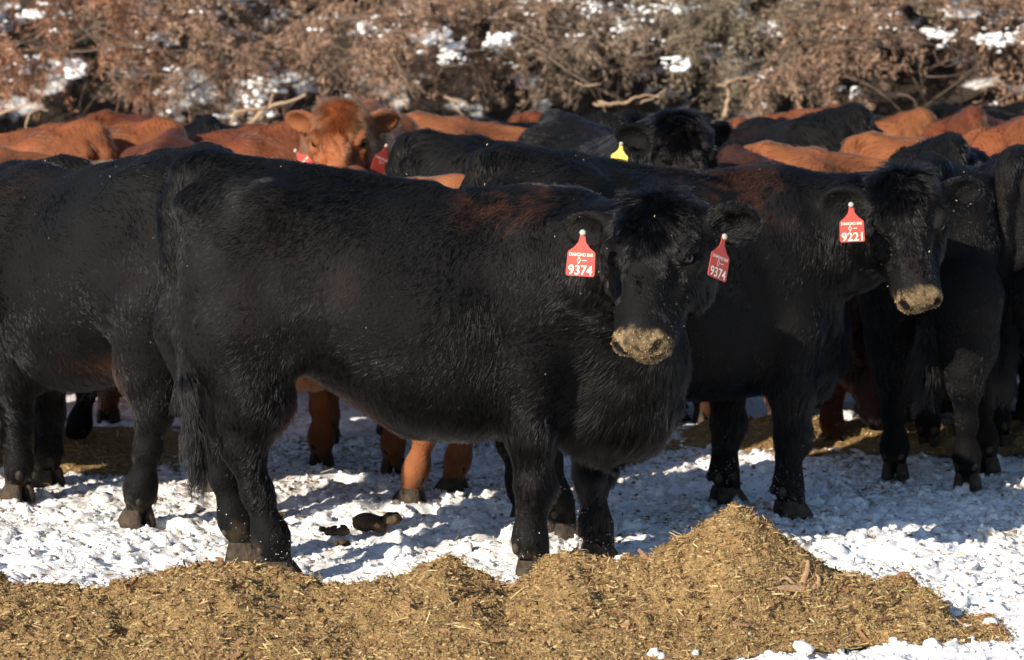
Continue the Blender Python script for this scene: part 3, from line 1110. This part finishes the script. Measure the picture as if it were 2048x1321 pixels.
# two faces that look over the herd
FY = 11.6
fp = at(688, 244, FY)
cow_f = herd_cow('stand', 1, fp.x + .02, FY + .97, 268, 1.05, (.245, .086, .034), 'red cow facing the camera over the front cow back, red tags in both ears')
hang_tag(cow_f, 772, 292, FY - .06, yaw=R(38), roll=R(-22), label='red tag hanging from its right-hand ear', sc=.95)
hang_tag(cow_f, 592, 302, FY - .06, yaw=R(-30), roll=R(40), label='red tag in its left-hand ear', sc=.95)
TY = 10.5
tp = at(1342, 240, TY)
cow_t = herd_cow('stand', 1, tp.x - .26, TY + .90, 288, 1.03, BLACK, 'black cow facing the camera with a yellow tag in its left-hand ear')
hang_tag(cow_t, 1243, 288, TY - .08, yaw=R(-20), roll=R(-8), kind='yellow', label='yellow blank ear tag', sc=.85)

#@@GROUND
# ------------------------------------------------------------------ snow ground
def axis(lo, hi, step, far_lo, far_hi, grow=1.22):
    a = list(np.arange(lo, hi + 1e-6, step))
    d = step
    while a[-1] < far_hi:
        d *= grow
        a.append(a[-1] + d)
    d = step
    while a[0] > far_lo:
        d *= grow
        a.insert(0, a[0] - d)
    return np.array(a)


def snow_height(P2):
    """trampled snow: broad hollows, lumps of several sizes"""
    P3 = np.c_[P2, np.zeros(len(P2))]
    h = .030 * fbm(P3, .8, 2, 3) + .012 * vnoise(P3, .22, 4)
    rough = smooth(-.5, .3, vnoise(P3, .9, 6)) * .75 + .25
    for size, hgt, sd in ((.085, .022, 1), (.045, .018, 2), (.026, .010, 3)):
        d, v = cell(P2 + .25 * size * np.c_[vnoise(P3, size, 31), vnoise(P3, size, 32)], size, sd)
        h = h + rough * hgt * v * np.sqrt(np.clip(1 - (d / .62) ** 2, 0, 1))
    d, v = cell(P2, .27, 12)
    h = h - .026 * smooth(.27, .17, d) * (v > .5) + .010 * np.exp(-((d - .33) / .06) ** 2) * (v > .5)
    return h - .02


gx, gy = axis(-2.5, 2.5, .0125, -900, 900), axis(6.4, 11.2, .0135, -60, 1500)
GX, GY = np.meshgrid(gx, gy, indexing='ij')
P2 = np.c_[GX.ravel(), GY.ravel()]
fade = smooth(40, 8, np.hypot(P2[:, 0], P2[:, 1] - 9))
hz = snow_height(P2) * fade
ni, nj = len(gx), len(gy)
I = (np.arange(ni - 1)[:, None] * nj + np.arange(nj - 1)[None]).ravel()
gme = mesh('snow_ground', np.c_[P2, hz], np.stack([I, I + nj, I + nj + 1, I + 1], 1))


def snow_material():
    m, t, out = new_mat('trampled_snow')
    b = N(t, 'ShaderNodeBsdfPrincipled', Roughness=0.65)
    b.inputs['Specular IOR Level'].default_value = 0.25
    co = N(t, 'ShaderNodeTexCoord')
    def ramp(scale, p0, p1, c0, c1, detail=6.0, rough=.6):
        nz = N(t, 'ShaderNodeTexNoise', Scale=scale, Detail=detail, Roughness=rough)
        t.links.new(co.outputs['Object'], nz.inputs['Vector'])
        rp = N(t, 'ShaderNodeValToRGB')
        rp.color_ramp.elements[0].position, rp.color_ramp.elements[1].position = p0, p1
        rp.color_ramp.elements[0].color, rp.color_ramp.elements[1].color = c0, c1
        t.links.new(nz.outputs['Fac'], rp.inputs[0])
        return rp
    k, w = (0, 0, 0, 1), (1, 1, 1, 1)
    big = ramp(1.3, .36, .60, k, w, 3.0)
    fine = ramp(30, .44, .64, k, w, 8.0, .72)
    mul = N(t, 'ShaderNodeMath', operation='MULTIPLY')
    t.links.new(big.outputs[0], mul.inputs[0])
    t.links.new(fine.outputs[0], mul.inputs[1])
    # dirt is thicker further in, where the herd stands
    sp = N(t, 'ShaderNodeSeparateXYZ')
    t.links.new(co.outputs['Object'], sp.inputs[0])
    mr = N(t, 'ShaderNodeMapRange')
    mr.inputs[1].default_value, mr.inputs[2].default_value = 7.2, 9.4
    mr.inputs[3].default_value, mr.inputs[4].default_value = .26, 1.2
    t.links.new(sp.outputs[1], mr.inputs[0])
    mu2 = N(t, 'ShaderNodeMath', operation='MULTIPLY')
    t.links.new(mul.outputs[0], mu2.inputs[0])
    t.links.new(mr.outputs[0], mu2.inputs[1])
    mx = N(t, 'ShaderNodeMix', data_type='RGBA')
    t.links.new(mu2.outputs[0], mx.inputs[0])
    mx.inputs[6].default_value = (.88, .88, .88, 1)
    mx.inputs[7].default_value = (.20, .145, .09, 1)
    t.links.new(mx.outputs[2], b.inputs['Base Color'])
    nz = N(t, 'ShaderNodeTexNoise', Scale=160.0, Detail=5.0)
    t.links.new(co.outputs['Object'], nz.inputs['Vector'])
    bp = N(t, 'ShaderNodeBump', Strength=.55, Distance=.006)
    t.links.new(nz.outputs['Fac'], bp.inputs['Height'])
    t.links.new(bp.outputs[0], b.inputs['Normal'])
    t.links.new(b.outputs[0], out.inputs[0])
    return m


M_SNOW = snow_material()
M_DIRT = simple('trodden_dirt', (.13, .09, .055), rough=.9, noise=(6, (.22, .16, .10)))
M_SNOW_CLEAN = simple('clean_snow', (.82, .82, .82), rough=.6, spec=.25, bump=(120, .4))
gme.materials.append(M_SNOW)
tag(link('snow_ground', gme), kind='structure')

rng = np.random.default_rng(11)
n = 10000
cy = 6.75 + 3.9 * rng.random(n) ** 1.1
cx = rng.uniform(-1.0, 1.0, n) * (.25 * cy + .15)
size = np.clip(.005 * rng.pareto(2.4, n) + .005, .005, .030)
V, F = lumps(np.c_[cx, cy, snow_height(np.c_[cx, cy]) + size * .1], size, rng, ICO1, .72, .42)
tag(link('snow_clods', mesh('snow_clods', V, F, M_SNOW)), 'loose clods of trampled snow lying all over the ground', kind='stuff')
n = 3200
cy = 7.3 + 3.3 * rng.random(n) ** .8
cx = rng.uniform(-1.0, 1.0, n) * (.25 * cy + .15)
keep = vnoise(np.c_[cx, cy, cx * 0], .45, 66) + .25 * (cy - 8.4) > rng.uniform(-.5, .7, n)
cx, cy = cx[keep], cy[keep]
n = len(cx)
size = rng.uniform(.003, .008, n) * rng.uniform(.6, 1.6, n)
V, F = lumps(np.c_[cx, cy, snow_height(np.c_[cx, cy]) + .004], size, rng, ICO0, .6, .35)
me = mesh('dirt_crumbs', V, F, M_DIRT)
tag(link('dirt_crumbs', me), 'crumbs of dung and soil trodden into the snow', kind='stuff')

# ------------------------------------------------------------------ feed rows
STRAW = np.array([(.43, .295, .135), (.52, .395, .19), (.345, .22, .098), (.60, .495, .27), (.21, .128, .058), (.34, .31, .13), (.29, .15, .075)])
M_BITS = attr_mat('chopped_forage', rough=.7, spec=.25, trans=.2)
M_FEED = simple('ground_feed', (.375, .25, .112), rough=.95, spec=.1, noise=(55, (.235, .146, .064)), bump=(220, 1.0))


def feed_row(name, label, xs, crest_z, crest_y, front, back, h, n_bits, seed, bit=(.005, .034)):
    """a heap of chopped feed along x: crest height, crest distance, foot lines in front and behind"""
    rng = np.random.default_rng(seed)
    x = np.arange(xs[0], xs[-1] + h, h)
    t = np.arange(0, 1.0001, h / 1.1)
    cz, cyy, fr, bk = [np.interp(x, xs, v) for v in (crest_z, crest_y, front, back)]
    def surf(X, T):
        c = np.interp(X, x, cz); yc = np.interp(X, x, cyy); f_ = np.interp(X, x, fr); b_ = np.interp(X, x, bk)
        Y = np.where(T < .55, f_ + (yc - f_) * (T / .55), yc + (b_ - yc) * ((T - .55) / .45))
        u = np.where(T < .55, T / .55, (1 - T) / .45)
        prof = np.clip(u, 0, 1)
        prof = prof * (1 - .35 * smooth(.75, 1.0, prof) * (prof - .75) / .25)
        P3 = np.c_[X, Y, np.zeros(len(X))]
        Z = c * prof / .65 * .78 + (.035 * fbm(P3, .20, 3, seed) + .012 * vnoise(P3, .03, seed + 2) + .006 * vnoise(P3, .014, seed + 3)) * smooth(0, .25, prof)
        Z = Z + .012 * vnoise(P3, .075, seed + 4) * smooth(.1, .5, prof)
        Y = Y + .05 * vnoise(P3, .12, seed + 8) * smooth(0.4, 0, prof)
        return np.c_[X, Y, np.maximum(Z, 0) - .015 + .0 * X]
    XX, TT = np.meshgrid(x, t, indexing='ij')
    V = surf(XX.ravel(), TT.ravel())
    V[:, 2] += .012
    ni, nj = len(x), len(t)
    I = (np.arange(ni - 1)[:, None] * nj + np.arange(nj - 1)[None]).ravel()
    root = empty(name, (float(x.mean()), float(cyy.mean()), 0))
    tag(root, label, 'feed pile', 'rows of chopped feed')
    off = np.array(root.location)
    me = mesh('feed_heap', V - off, np.stack([I, I + nj, I + nj + 1, I + 1], 1), M_FEED)
    link('feed_heap', me, root)
    bx, bt = rng.uniform(x[0], x[-1], n_bits), rng.beta(1.1, 1.2, n_bits)
    P = surf(bx, bt) + (0, 0, .010)
    P[:, 2] += rng.uniform(-.004, .007, n_bits)
    P[:, :2] += .02 * rng.normal(size=(n_bits, 2)) * (rng.random((n_bits, 1)) < .3)
    d = rng.normal(size=(n_bits, 3)) * (1, 1, .38)
    L = bit[0] + (bit[1] - bit[0]) * rng.random(n_bits) ** 5.0
    wd = np.clip(L * rng.uniform(.05, .30, n_bits), .0010, .0040)
    V, F = strips(P - norm(d) * (L / 2)[:, None], d, L, wd, rng, .18)
    me = mesh('chopped_forage', V - off, F, M_BITS, False)
    c = STRAW[rng.choice(7, n_bits, p=[.34, .13, .30, .05, .10, .03, .05])] * rng.uniform(.8, 1.25, (n_bits, 1))
    colour_attr(me, 'tone', np.repeat(c, 6, 0))
    link('chopped_forage', me, root)['kind'] = 'stuff'
    nl_ = n_bits // 110
    bx, bt = rng.uniform(x[0], x[-1], nl_), rng.beta(1.1, 1.2, nl_)
    P = surf(bx, bt) + (0, 0, .016)
    d = rng.normal(size=(nl_, 3)) * (1, 1, .45)
    L = rng.uniform(.025, .085, nl_) * rng.uniform(.4, 1, nl_)
    flat = rng.random(nl_) < .35
    V, F = strips(P - norm(d) * (L / 2)[:, None], d, L, np.where(flat, rng.uniform(.005, .013, nl_), rng.uniform(.0013, .0026, nl_)), rng, .22, rng.normal(size=(nl_, 3)) * (1, .3, .3) + (0, .6, 0))
    me = mesh('long_stems', V - off, F, M_BITS, False)
    c = np.where(flat[:, None], np.array((.27, .145, .075)), np.array((.56, .44, .22))) * rng.uniform(.65, 1.15, (nl_, 1))
    colour_attr(me, 'tone', np.repeat(c, 6, 0))
    link('long_stems', me, root)['kind'] = 'stuff'
    # crumbs and leaf flakes
    nb = n_bits // 3
    bx, bt = rng.uniform(x[0], x[-1], nb), rng.beta(1.1, 1.2, nb)
    P = surf(bx, bt) + (0, 0, .011)
    V, F = lumps(P, rng.uniform(.002, .0065, nb) * rng.uniform(.6, 1.4, nb), rng, ICO0, .7)
    me = mesh('feed_crumbs', V - off, F, M_BITS)
    c = STRAW[rng.choice(7, nb, p=[.25, .08, .3, .02, .27, .03, .05])] * rng.uniform(.55, 1.1, (nb, 1))
    colour_attr(me, 'tone', np.repeat(c, 12, 0))
    link('feed_crumbs', me, root)['kind'] = 'stuff'
    return root, surf


CREST = [(-200, 1150), (-60, 1148), (0, 1155), (100, 1160), (180, 1166), (270, 1166), (330, 1145), (400, 1126), (480, 1122), (560, 1140), (640, 1165), (700, 1172), (780, 1155), (830, 1135), (890, 1120),
         (950, 1140), (1010, 1168), (1060, 1150), (1110, 1108), (1150, 1097), (1200, 1110), (1290, 1110), (1350, 1078), (1400, 1065), (1445, 1030), (1478, 1017), (1510, 1028), (1560, 1062), (1620, 1100), (1680, 1140),
         (1750, 1157), (1820, 1150), (1860, 1165), (1895, 1215), (1935, 1245), (1968, 1270), (1988, 1284)]
CY = 7.28
xs, cz, cyy, fr, bk = [], [], [], [], []
for px, py in CREST:
    yb = CY if px < 1860 else CY - .16 * (px - 1860) / 150
    p = at(px, py, yb)
    xs.append(p.x)
    cz.append(max(p.z - .006, .004))
    cyy.append(yb)
    fr.append(6.55 if px < 1100 else min(6.55 + .31 * min((px - 1100) / 500, 1) + .12 * max(0, (px - 1600) / 400), yb - .05))
    bk.append(yb + max(.10, min(.50, 1.55 * cz[-1] + .06)))
feed, feed_surf = feed_row('feed_row', 'long heap of brown chopped hay feed along the front', xs, cz, cyy, fr, bk, .010, 130000, 5)
for x0_, x1_, lab, sd in ((-4.0, -1.30, 'far heap of feed at the left, seen between the legs of the left cow', 9), (.35, 3.8, 'far shaded heap of feed beyond the legs of the 9221 cow', 10)):
    fx = np.linspace(x0_, x1_, 40)
    fz = ((.12 if x0_ < 0 else .075) + .04 * vnoise(np.c_[fx, fx * 0, fx * 0], .5, 8)) * smooth(0, .9, np.minimum(fx - x0_, x1_ - fx)) + .004
    feed_row('feed_row', lab, fx, fz, (10.35 if x0_ < 0 else 10.6) + .1 * np.sin(fx), (9.9 if x0_ < 0 else 10.25) + .15 * vnoise(np.c_[fx, fx * 0, fx * 0], .35, 18), np.full(40, 11.0), .022, 8000, sd, (.015, .08))

# scattered straw on the snow
n = 4600
sy = 6.8 + 3.8 * rng.random(n)
sx = rng.uniform(-1, 1, n) * (.25 * sy + .1)
L = rng.uniform(.008, .07, n) * rng.random(n) + .006
d = rng.normal(size=(n, 3)) * (1, 1, .2)
V, F = strips(np.c_[sx, sy, snow_height(np.c_[sx, sy]) + .008], d, L, rng.uniform(.0012, .004, n), rng, .15)
me = mesh('straw_litter', V, F, M_BITS, False)
colour_attr(me, 'tone', np.repeat(STRAW[rng.integers(0, 7, n)] * rng.uniform(.5, 1.0, (n, 1)), 6, 0))
tag(link('straw_litter', me), 'thin bits of straw scattered over the snow', kind='stuff')

# a dried husk curled on the heap, snow lumps at its foot, clods of dung
M_HUSK = simple('dry_husk', (.44, .29, .17), rough=.6, noise=(40, (.33, .19, .10)), bump=(90, .4))


def ribbon(name, P, width, nrm, parent=None):
    P = np.array(P, float)
    T = norm(np.gradient(P, axis=0))
    Sd = norm(np.cross(T, np.array(nrm, float))) * (np.asarray(width)[:, None] / 2)
    up = norm(np.cross(Sd, T)) * .004
    V = np.concatenate([P - Sd, P + up, P + Sd])
    n = len(P)
    i = np.arange(n - 1)
    F = np.concatenate([np.stack([i, i + 1, i + n + 1, i + n], 1), np.stack([i + n, i + n + 1, i + 2 * n + 1, i + 2 * n], 1)])
    o = link(name, mesh(name, V, F, M_HUSK), parent)
    md = o.modifiers.new('thick', 'SOLIDIFY')
    md.thickness = .0012
    sb = o.modifiers.new('round', 'SUBSURF')
    sb.levels = sb.render_levels = 2
    return o


def on_heap(px, py, lift=.012):
    """point of the front heap's face that shows at px, py"""
    best = None
    for y in np.arange(6.7, 7.3, .01):
        p = at(px, py, y)
        t = (y - np.interp(p.x, xs, fr)) / max(np.interp(p.x, xs, cyy) - np.interp(p.x, xs, fr), .01) * .55
        q = feed_surf(np.array([p.x]), np.array([np.clip(t, 0, .55)]))[0]
        e = abs(q[2] - p.z)
        if best is None or e < best[0]: best = (e, p)
    return np.array(best[1]) + (0, -.004, lift)


root = empty('dried_husk', tuple(on_heap(1600, 1185, 0)))
tag(root, 'curled dry tan husk leaf lying on the front heap under its peak', 'husk')
for pts, wd in (([(1615, 1130), (1616, 1150), (1608, 1168), (1600, 1180), (1588, 1185), (1570, 1165), (1558, 1172)], [.006, .014, .018, .018, .014, .012, .004]),
                ([(1552, 1188), (1575, 1192), (1600, 1190), (1625, 1186), (1640, 1178), (1636, 1166), (1626, 1156)], [.010, .024, .018, .014, .013, .010, .005])):
    P = [on_heap(x, y, .016 + .008 * math.sin(k * 1.7)) - np.array(root.location) for k, (x, y) in enumerate(pts)]
    ribbon('husk_blade', P, wd, (0, -.8, .6), root)
for lab, px, py in (('dry brown leaf flake lying flat low on the front heap', 1250, 1255), ('pale leaf scrap at the left edge of the front heap', 12, 1235), ('tan folded leaf scrap near the heap foot below the husk', 1360, 1282)):
    p = on_heap(px, py, .010)
    root = empty('leaf_scrap', tuple(p))
    tag(root, lab, 'leaf', 'leaf scraps on the feed')
    a = rng.uniform(0, 6)
    e = np.array([math.cos(a), .3 * math.sin(a), .4 * math.sin(a)])
    ribbon('blade', [e * t for t in (-.022, -.010, .004, .016, .024)], np.array([.004, .014, .017, .012, .003]), (0, -.7, .7), root)

for lab, px, py, r in (('large white snow lump standing at the foot of the feed heap', 1607, 1310, .021), ('small snow lump left of the large one at the bottom edge', 1385, 1318, .012),
                       ('wide snow lump at the bottom edge below the heap', 1312, 1320, .017), ('flat snow lump right of the large one', 1690, 1320, .014), ('snow lump at the bottom edge left of the others', 1165, 1326, .014)):
    x, y = ground_at(px, py)
    Vv, Ff = lumps(np.zeros((3, 3)) + rng.normal(size=(3, 3)) * r * .35, np.full(3, r) * (1, .8, .6), rng, ICO1, 1.0, .22)
    o = link('snow_lump', mesh('snow_lump', Vv, Ff, M_SNOW_CLEAN))
    o.location = (x, y, r * .75)
    tag(o, lab, 'snow lump', 'snow lumps along the bottom edge')

M_DUNG = simple('dung', (.055, .032, .017), rough=.9, noise=(40, (.11, .07, .04)), bump=(80, .9))
for lab, px, py, r in (('dark dung clod in the sun behind the front cow belly', 745, 1055, .075), ('smaller dung clod left of the big one', 672, 1070, .045), ('dung clod in shadow near the left cow feet', 560, 1040, .03), ('dung clod between the snow tracks', 690, 1095, .03)):
    x, y = ground_at(px, py)
    k_ = 7
    Cc = rng.normal(size=(k_, 3)) * (r * .55, r * .35, r * .10)
    Vv, Ff = lumps(Cc, rng.uniform(.3, .6, k_) * r, rng, ICO2, .6, .12)
    o = link('dung_clod', mesh('dung_clod', Vv, Ff, M_DUNG))
    o.location = (x, y, .015)
    tag(o, lab, 'dung', 'dung on the snow')

#@@BRUSH
# ------------------------------------------------------------------ bank and felled junipers behind the herd
def bank_height(X, Y):
    P = np.c_[X, Y, np.zeros(len(X))]
    t = np.clip((Y - 18.3) / 5.0, 0, 1.6)
    return 3.3 * t ** .8 + .35 * vnoise(P, 1.4, 90) * smooth(0, .3, t) + .12 * vnoise(P, .45, 91) * smooth(0, .2, t) - .15 * smooth(.05, 0, t) + 2.5 * smooth(26, 60, Y)


M_BANK = simple('dark_brushy_soil', (.035, .026, .020), rough=.95, noise=(2.6, (.62, .62, .62)), bump=(14, 1.0))
_r = [n_ for n_ in M_BANK.node_tree.nodes if n_.type == 'VALTORGB'][0].color_ramp
_r.elements[0].position, _r.elements[1].position = .57, .62
bx_ = axis(-9, 9, .12, -70, 70, 1.15)
by_ = axis(18.0, 24, .12, 17.9, 90, 1.15)
BX, BY = np.meshgrid(bx_, by_, indexing='ij')
Z = bank_height(BX.ravel(), BY.ravel())
ni, nj = len(bx_), len(by_)
I = (np.arange(ni - 1)[:, None] * nj + np.arange(nj - 1)[None]).ravel()
tag(link('bank', mesh('bank', np.c_[BX.ravel(), BY.ravel(), Z], np.stack([I, I + nj, I + nj + 1, I + 1], 1), M_BANK)), kind='structure')

M_LEAF = attr_mat('dead_juniper_needles', rough=.8, spec=.15, trans=.15)
M_BARK = simple('grey_bark', (.20, .15, .11), rough=.9, noise=(18, (.11, .08, .06)), bump=(50, .8))
M_BARE = simple('bare_wood', (.42, .29, .19), rough=.8, noise=(10, (.30, .20, .13)), bump=(40, .5))
rb = np.random.default_rng(31)
TONES = {'brown': (.38, .238, .162), 'rust': (.41, .20, .118), 'grey brown': (.34, .25, .185), 'olive': (.30, .25, .17)}


def felled_juniper(cx, cy, cz, r, tone, snow, label, seed):
    rng = np.random.default_rng(seed)
    root = empty('felled_juniper', (cx, cy, cz))
    tag(root, label, 'dead tree', 'felled junipers piled behind the herd')
    ax = vn((rng.uniform(-1, 1), rng.uniform(-.1, .5), rng.uniform(.0, .5)))
    L0 = r * 1.5
    t = np.linspace(-1, 1, 9)[:, None]
    trunk = ax * t * L0 * .6 + .05 * rng.normal(size=(9, 3)) + (0, .25, -.1)
    V, F = tubes([(trunk, np.linspace(.055, .02, 9))], 8)
    link('trunk', mesh('trunk', V, F, M_BARK), root)
    limbs, LP, LD, SP = [], [], [], []
    nl = int(32 * r)
    for i in range(nl):
        u = rng.uniform(-1, 1)
        p = ax * u * L0 * .6 + (0, .25, -.1)
        d = norm(np.array([rng.normal() * .9, -abs(rng.normal()) * .9 - .15, rng.normal() * .6 + .25]))
        ln = r * rng.uniform(.55, 1.05)
        k = np.linspace(0, 1, 7)[:, None]
        bend = np.array([rng.normal() * .15, rng.normal() * .1, -.42 * rng.uniform(.5, 1.5)])
        path = p + d * k * ln + bend * k ** 2 * ln * .8
        limbs.append((path, np.linspace(.014, .004, 7)))
        nf = int(10 + 9 * rng.random())
        for f in range(nf):
            kk = rng.uniform(.25, 1.0)
            q = np.array([np.interp(kk, k[:, 0], path[:, j]) for j in range(3)])
            fd = norm(d * .45 + np.array([rng.normal() * .7, -.35 + rng.normal() * .35, -.35 + rng.normal() * .55]))
            LP.append(q)
            LD.append(fd)
    V, F = tubes(limbs, 5)
    link('limbs', mesh('limbs', V, F, M_BARK), root)['kind'] = 'stuff'
    LP, LD = np.array(LP), np.array(LD)
    n = len(LP)
    fl = rng.uniform(.12, .30, n)
    m = 46
    s_ = rng.uniform(.05, 1, (n, m))
    droop = np.array([0, 0, -.35])
    C = LP[:, None] + LD[:, None] * (s_ * fl[:, None])[..., None] + droop * ((s_ ** 2) * fl[:, None])[..., None]
    spread = (.024 * (1 - .55 * s_))[..., None]
    C = C + rng.normal(size=(n, m, 3)) * spread
    D = norm(LD[:, None] * .9 + droop * s_[..., None] * 1.2 + rng.normal(size=(n, m, 3)) * .55)
    ln = rng.uniform(.016, .042, (n, m))
    V, F = strips(C.reshape(-1, 3), D.reshape(-1, 3), ln.ravel(), ln.ravel() * rng.uniform(.13, .27, n * m), rng, .2)
    me = mesh('foliage', V, F, M_LEAF, False)
    base = np.array(TONES[tone])
    c = base * rng.uniform(.65, 1.3, (n, 1))
    mixg = np.array((.25, .20, .155))
    g = rng.random((n, 1)) * .45
    c = (c * (1 - g) + mixg * g)[:, None] * rng.uniform(.75, 1.25, (n, m, 1))
    colour_attr(me, 'tone', np.repeat(c.reshape(-1, 3), 6, 0))
    link('foliage', me, root)['kind'] = 'stuff'
    if snow > 0:
        W = LP + np.array(root.location)
        mk = vnoise(W, .62, 205) + .30 * vnoise(W, .16, 210)
        sel = np.where((mk > .76 - snow - .25 * rng.random(n) - .12 * (W[:, 2] - 1.6)) | (rng.random(n) < .07 + .10 * smooth(1.6, 2.0, W[:, 2])))[0]
        if len(sel):
            top = LP[sel] + LD[sel] * .3 * fl[sel][:, None] + (0, -.03, .035)
            sz = rng.uniform(.005, .024, len(sel)) * (1 + 1.2 * smooth(.4, 1.0, mk[sel]))
            rep = 4
            P = np.repeat(top, rep, 0) + rng.normal(size=(len(sel) * rep, 3)) * np.repeat(sz, rep)[:, None] * (1.3, 1.0, .5)
            V, F = lumps(P, np.repeat(sz, rep) * rng.uniform(.5, 1.1, len(P)), rng, ICO0, .6, .25)
            link('snow_load', mesh('snow_load', V, F, M_SNOW_CLEAN), root)['kind'] = 'stuff'
    # bare twigs
    paths = []
    for i in range(int(38 * r)):
        p = rng.normal(size=3) * (r * .7, .18, r * .22) + (0, -.15, -r * .35)
        d = norm(np.array([rng.normal(), -.3 + .4 * rng.normal(), .55 * rng.normal()]))
        b2 = rng.normal(size=3) * .35
        k = np.linspace(0, 1, 6)[:, None]
        ln = rng.uniform(.2, .7)
        paths.append((p + d * k * ln + b2 * k ** 2 * ln, np.linspace(rng.uniform(.003, .009), .0018, 6)))
    V, F = tubes(paths, 4)
    link('twigs', mesh('twigs', V, F, M_BARK), root)['kind'] = 'stuff'
    return root


JUN = []
row = [(-6.4, 'brown', .3), (-5.2, 'brown', .25), (-4.1, 'rust', .42), (-3.0, 'rust', .40), (-1.9, 'brown', .30), (-.75, 'brown', .62), (.35, 'grey brown', .55), (1.45, 'olive', .55), (2.5, 'brown', .50), (3.55, 'brown', .70), (4.7, 'olive', .5), (5.8, 'brown', .4), (7.0, 'brown', .4)]
nm = {0: 'leftmost', 10: 'rightmost'}
PLACE = ['well beyond the left edge', 'beyond the left edge', 'far left behind the red cows', 'left above the two red rumps', 'left of centre above the bare fork', 'above the red face', 'centre above the level black back', 'above the yellow tagged face', 'right of centre above the curved bare branch', 'at the right with the thickest snow', 'at the right edge', 'beyond the right edge', 'well beyond the right edge']
for tier, (y0, z0, r0, dx, word) in enumerate(((18.6, 1.86, .70, 0, 'lower'), (19.5, 2.35, .95, .5, 'upper'), (20.8, 3.1, 1.1, .1, 'topmost'))):
    for i, (x, tone, sn) in enumerate(row):
        tn = tone if tier == 0 else row[(i + tier) % len(row)][1] if rb.random() < .4 else tone
        X = x + dx + rb.uniform(-.2, .2)
        felled_juniper(X, y0 + rb.uniform(-.15, .25), z0 + rb.uniform(-.12, .12), r0 * rb.uniform(.9, 1.1), tn, sn * (.55 if tier == 0 else 1.0),
                       f'{word} dead {tn} juniper under snow, {PLACE[i]}', 500 + tier * 40 + i)

# bare branches one can single out
def bare_branch(label, paths, y, rad=.014):
    tag(o := empty('bare_branch', tuple(at(*paths[0][0], y))), label, 'branch', 'bare branches in the brush')
    off = np.array(o.location)
    for i, p in enumerate(paths):
        k = np.linspace(0, len(p) - 1, len(p) * 4)
        P = np.stack([np.array(at(a, b, y - .06 * j / len(p))) for j, (a, b) in enumerate(p)]) - off
        Q = np.stack([np.interp(k, np.arange(len(p)), P[:, j]) for j in range(3)], 1)
        for _ in range(3): Q[1:-1] = (Q[:-2] + 2 * Q[1:-1] + Q[2:]) / 4
        Q += .004 * rb.normal(size=Q.shape)
        V, F = tubes([(Q, np.linspace(rad, rad * .45, len(Q)) * (1 if i == 0 else .65))], 7)
        link('limb' if i == 0 else 'twig', mesh('limb', V, F, M_BARE), o)


bare_branch('forked pale bare branch rising at the left above the red cow', [[(478, 270), (500, 248), (525, 225), (545, 210), (580, 205), (612, 190)], [(462, 250), (468, 222), (500, 220), (535, 215)], [(540, 212), (545, 190), (542, 165)]], 17.6, .017)
bare_branch('hooked pale bare branch right of centre', [[(1449, 232), (1456, 205), (1458, 185), (1448, 170), (1432, 172)], [(1448, 170), (1470, 158), (1500, 156)]], 17.6, .017)
bare_branch('arched bare branch pair left of the hooked one', [[(1195, 205), (1230, 210), (1260, 200), (1285, 190), (1320, 195)], [(1280, 205), (1310, 196), (1330, 180)]], 17.6, .012)
bare_branch('straight pale stick behind the red face', [[(888, 192), (910, 202), (935, 210)], [(905, 205), (915, 218), (925, 232)]], 17.6, .012)
bare_branch('bare branch at the far left edge', [[(-10, 232), (15, 222), (40, 215), (75, 205)], [(50, 260), (55, 235), (70, 215), (95, 222)]], 17.6, .013)
bare_branch('thin level bare branch in the centre', [[(1185, 208), (1215, 212), (1245, 205)], [(1150, 165), (1175, 172), (1205, 168)]], 17.7, .010)

# larger patches of snow lodged in the brush
for lab, px, py, yy, rx, rz_ in (
        ('snow patch above the red face, left half of the big bright cluster', 735, 62, 18.35, .17, .07), ('largest bright snow cluster at the top, left of centre', 865, 70, 18.35, .20, .15),
        ('bright snow patch just right of the big cluster', 905, 98, 18.3, .09, .10), ('snow patch at the top edge above the yellow tag', 1345, 14, 18.5, .16, .05),
        ('smooth bluish snow slab right of centre at the top', 1550, 60, 18.6, .15, .05), ('snow patch left of the white right-hand cluster', 1885, 72, 18.3, .11, .08),
        ('broad bright snow cluster near the right edge', 1985, 78, 18.3, .22, .09), ('small snow patch at the far left of the brush', 140, 138, 18.2, .10, .06),
        ('small snow patch in the brush above the yellow tag', 1350, 128, 18.2, .09, .04), ('snow patch high at the left corner', 62, 24, 18.5, .09, .04),
        ('thin snow patch above the bare fork', 325, 78, 18.3, .08, .04), ('snow patch top right along the edge', 1930, 18, 18.5, .20, .06), ('snow patch between the big cluster and the yellow tag', 1000, 78, 18.3, .08, .04)):
    p = at(px, py, yy + .22)
    k_ = int(40 + 4200 * rx * rz_)
    fd = Field((-rx * 1.6, -.25, -rz_ * 1.7), (rx * 1.6, .25, rz_ * 1.7), .009)
    Cc = [np.zeros(3)]
    for _ in range(k_):
        base = Cc[rb.integers(0, len(Cc))]
        Cc.append(np.clip(base + rb.normal(size=3) * (.042, .02, .022), (-rx, -.15, -rz_), (rx, .15, rz_)))
    for c_ in Cc: fd.ell(c_ + (0, c_[2] * .8, 0), rb.uniform(.005, .016) * (1 + 1.2 * rb.random() ** 4) * np.array((1.3, 1.0, .7)), k=.010)
    V, F = fd.surface()
    V = V + .006 * np.stack([vnoise(V, .025, 7 + q_) for q_ in range(3)], 1)
    V, F = V, F
    o = link('snow_patch', mesh('snow_patch', V, F, M_SNOW_CLEAN))
    o.location = p
    tag(o, lab, 'snow patch', 'snow patches lodged in the brush')
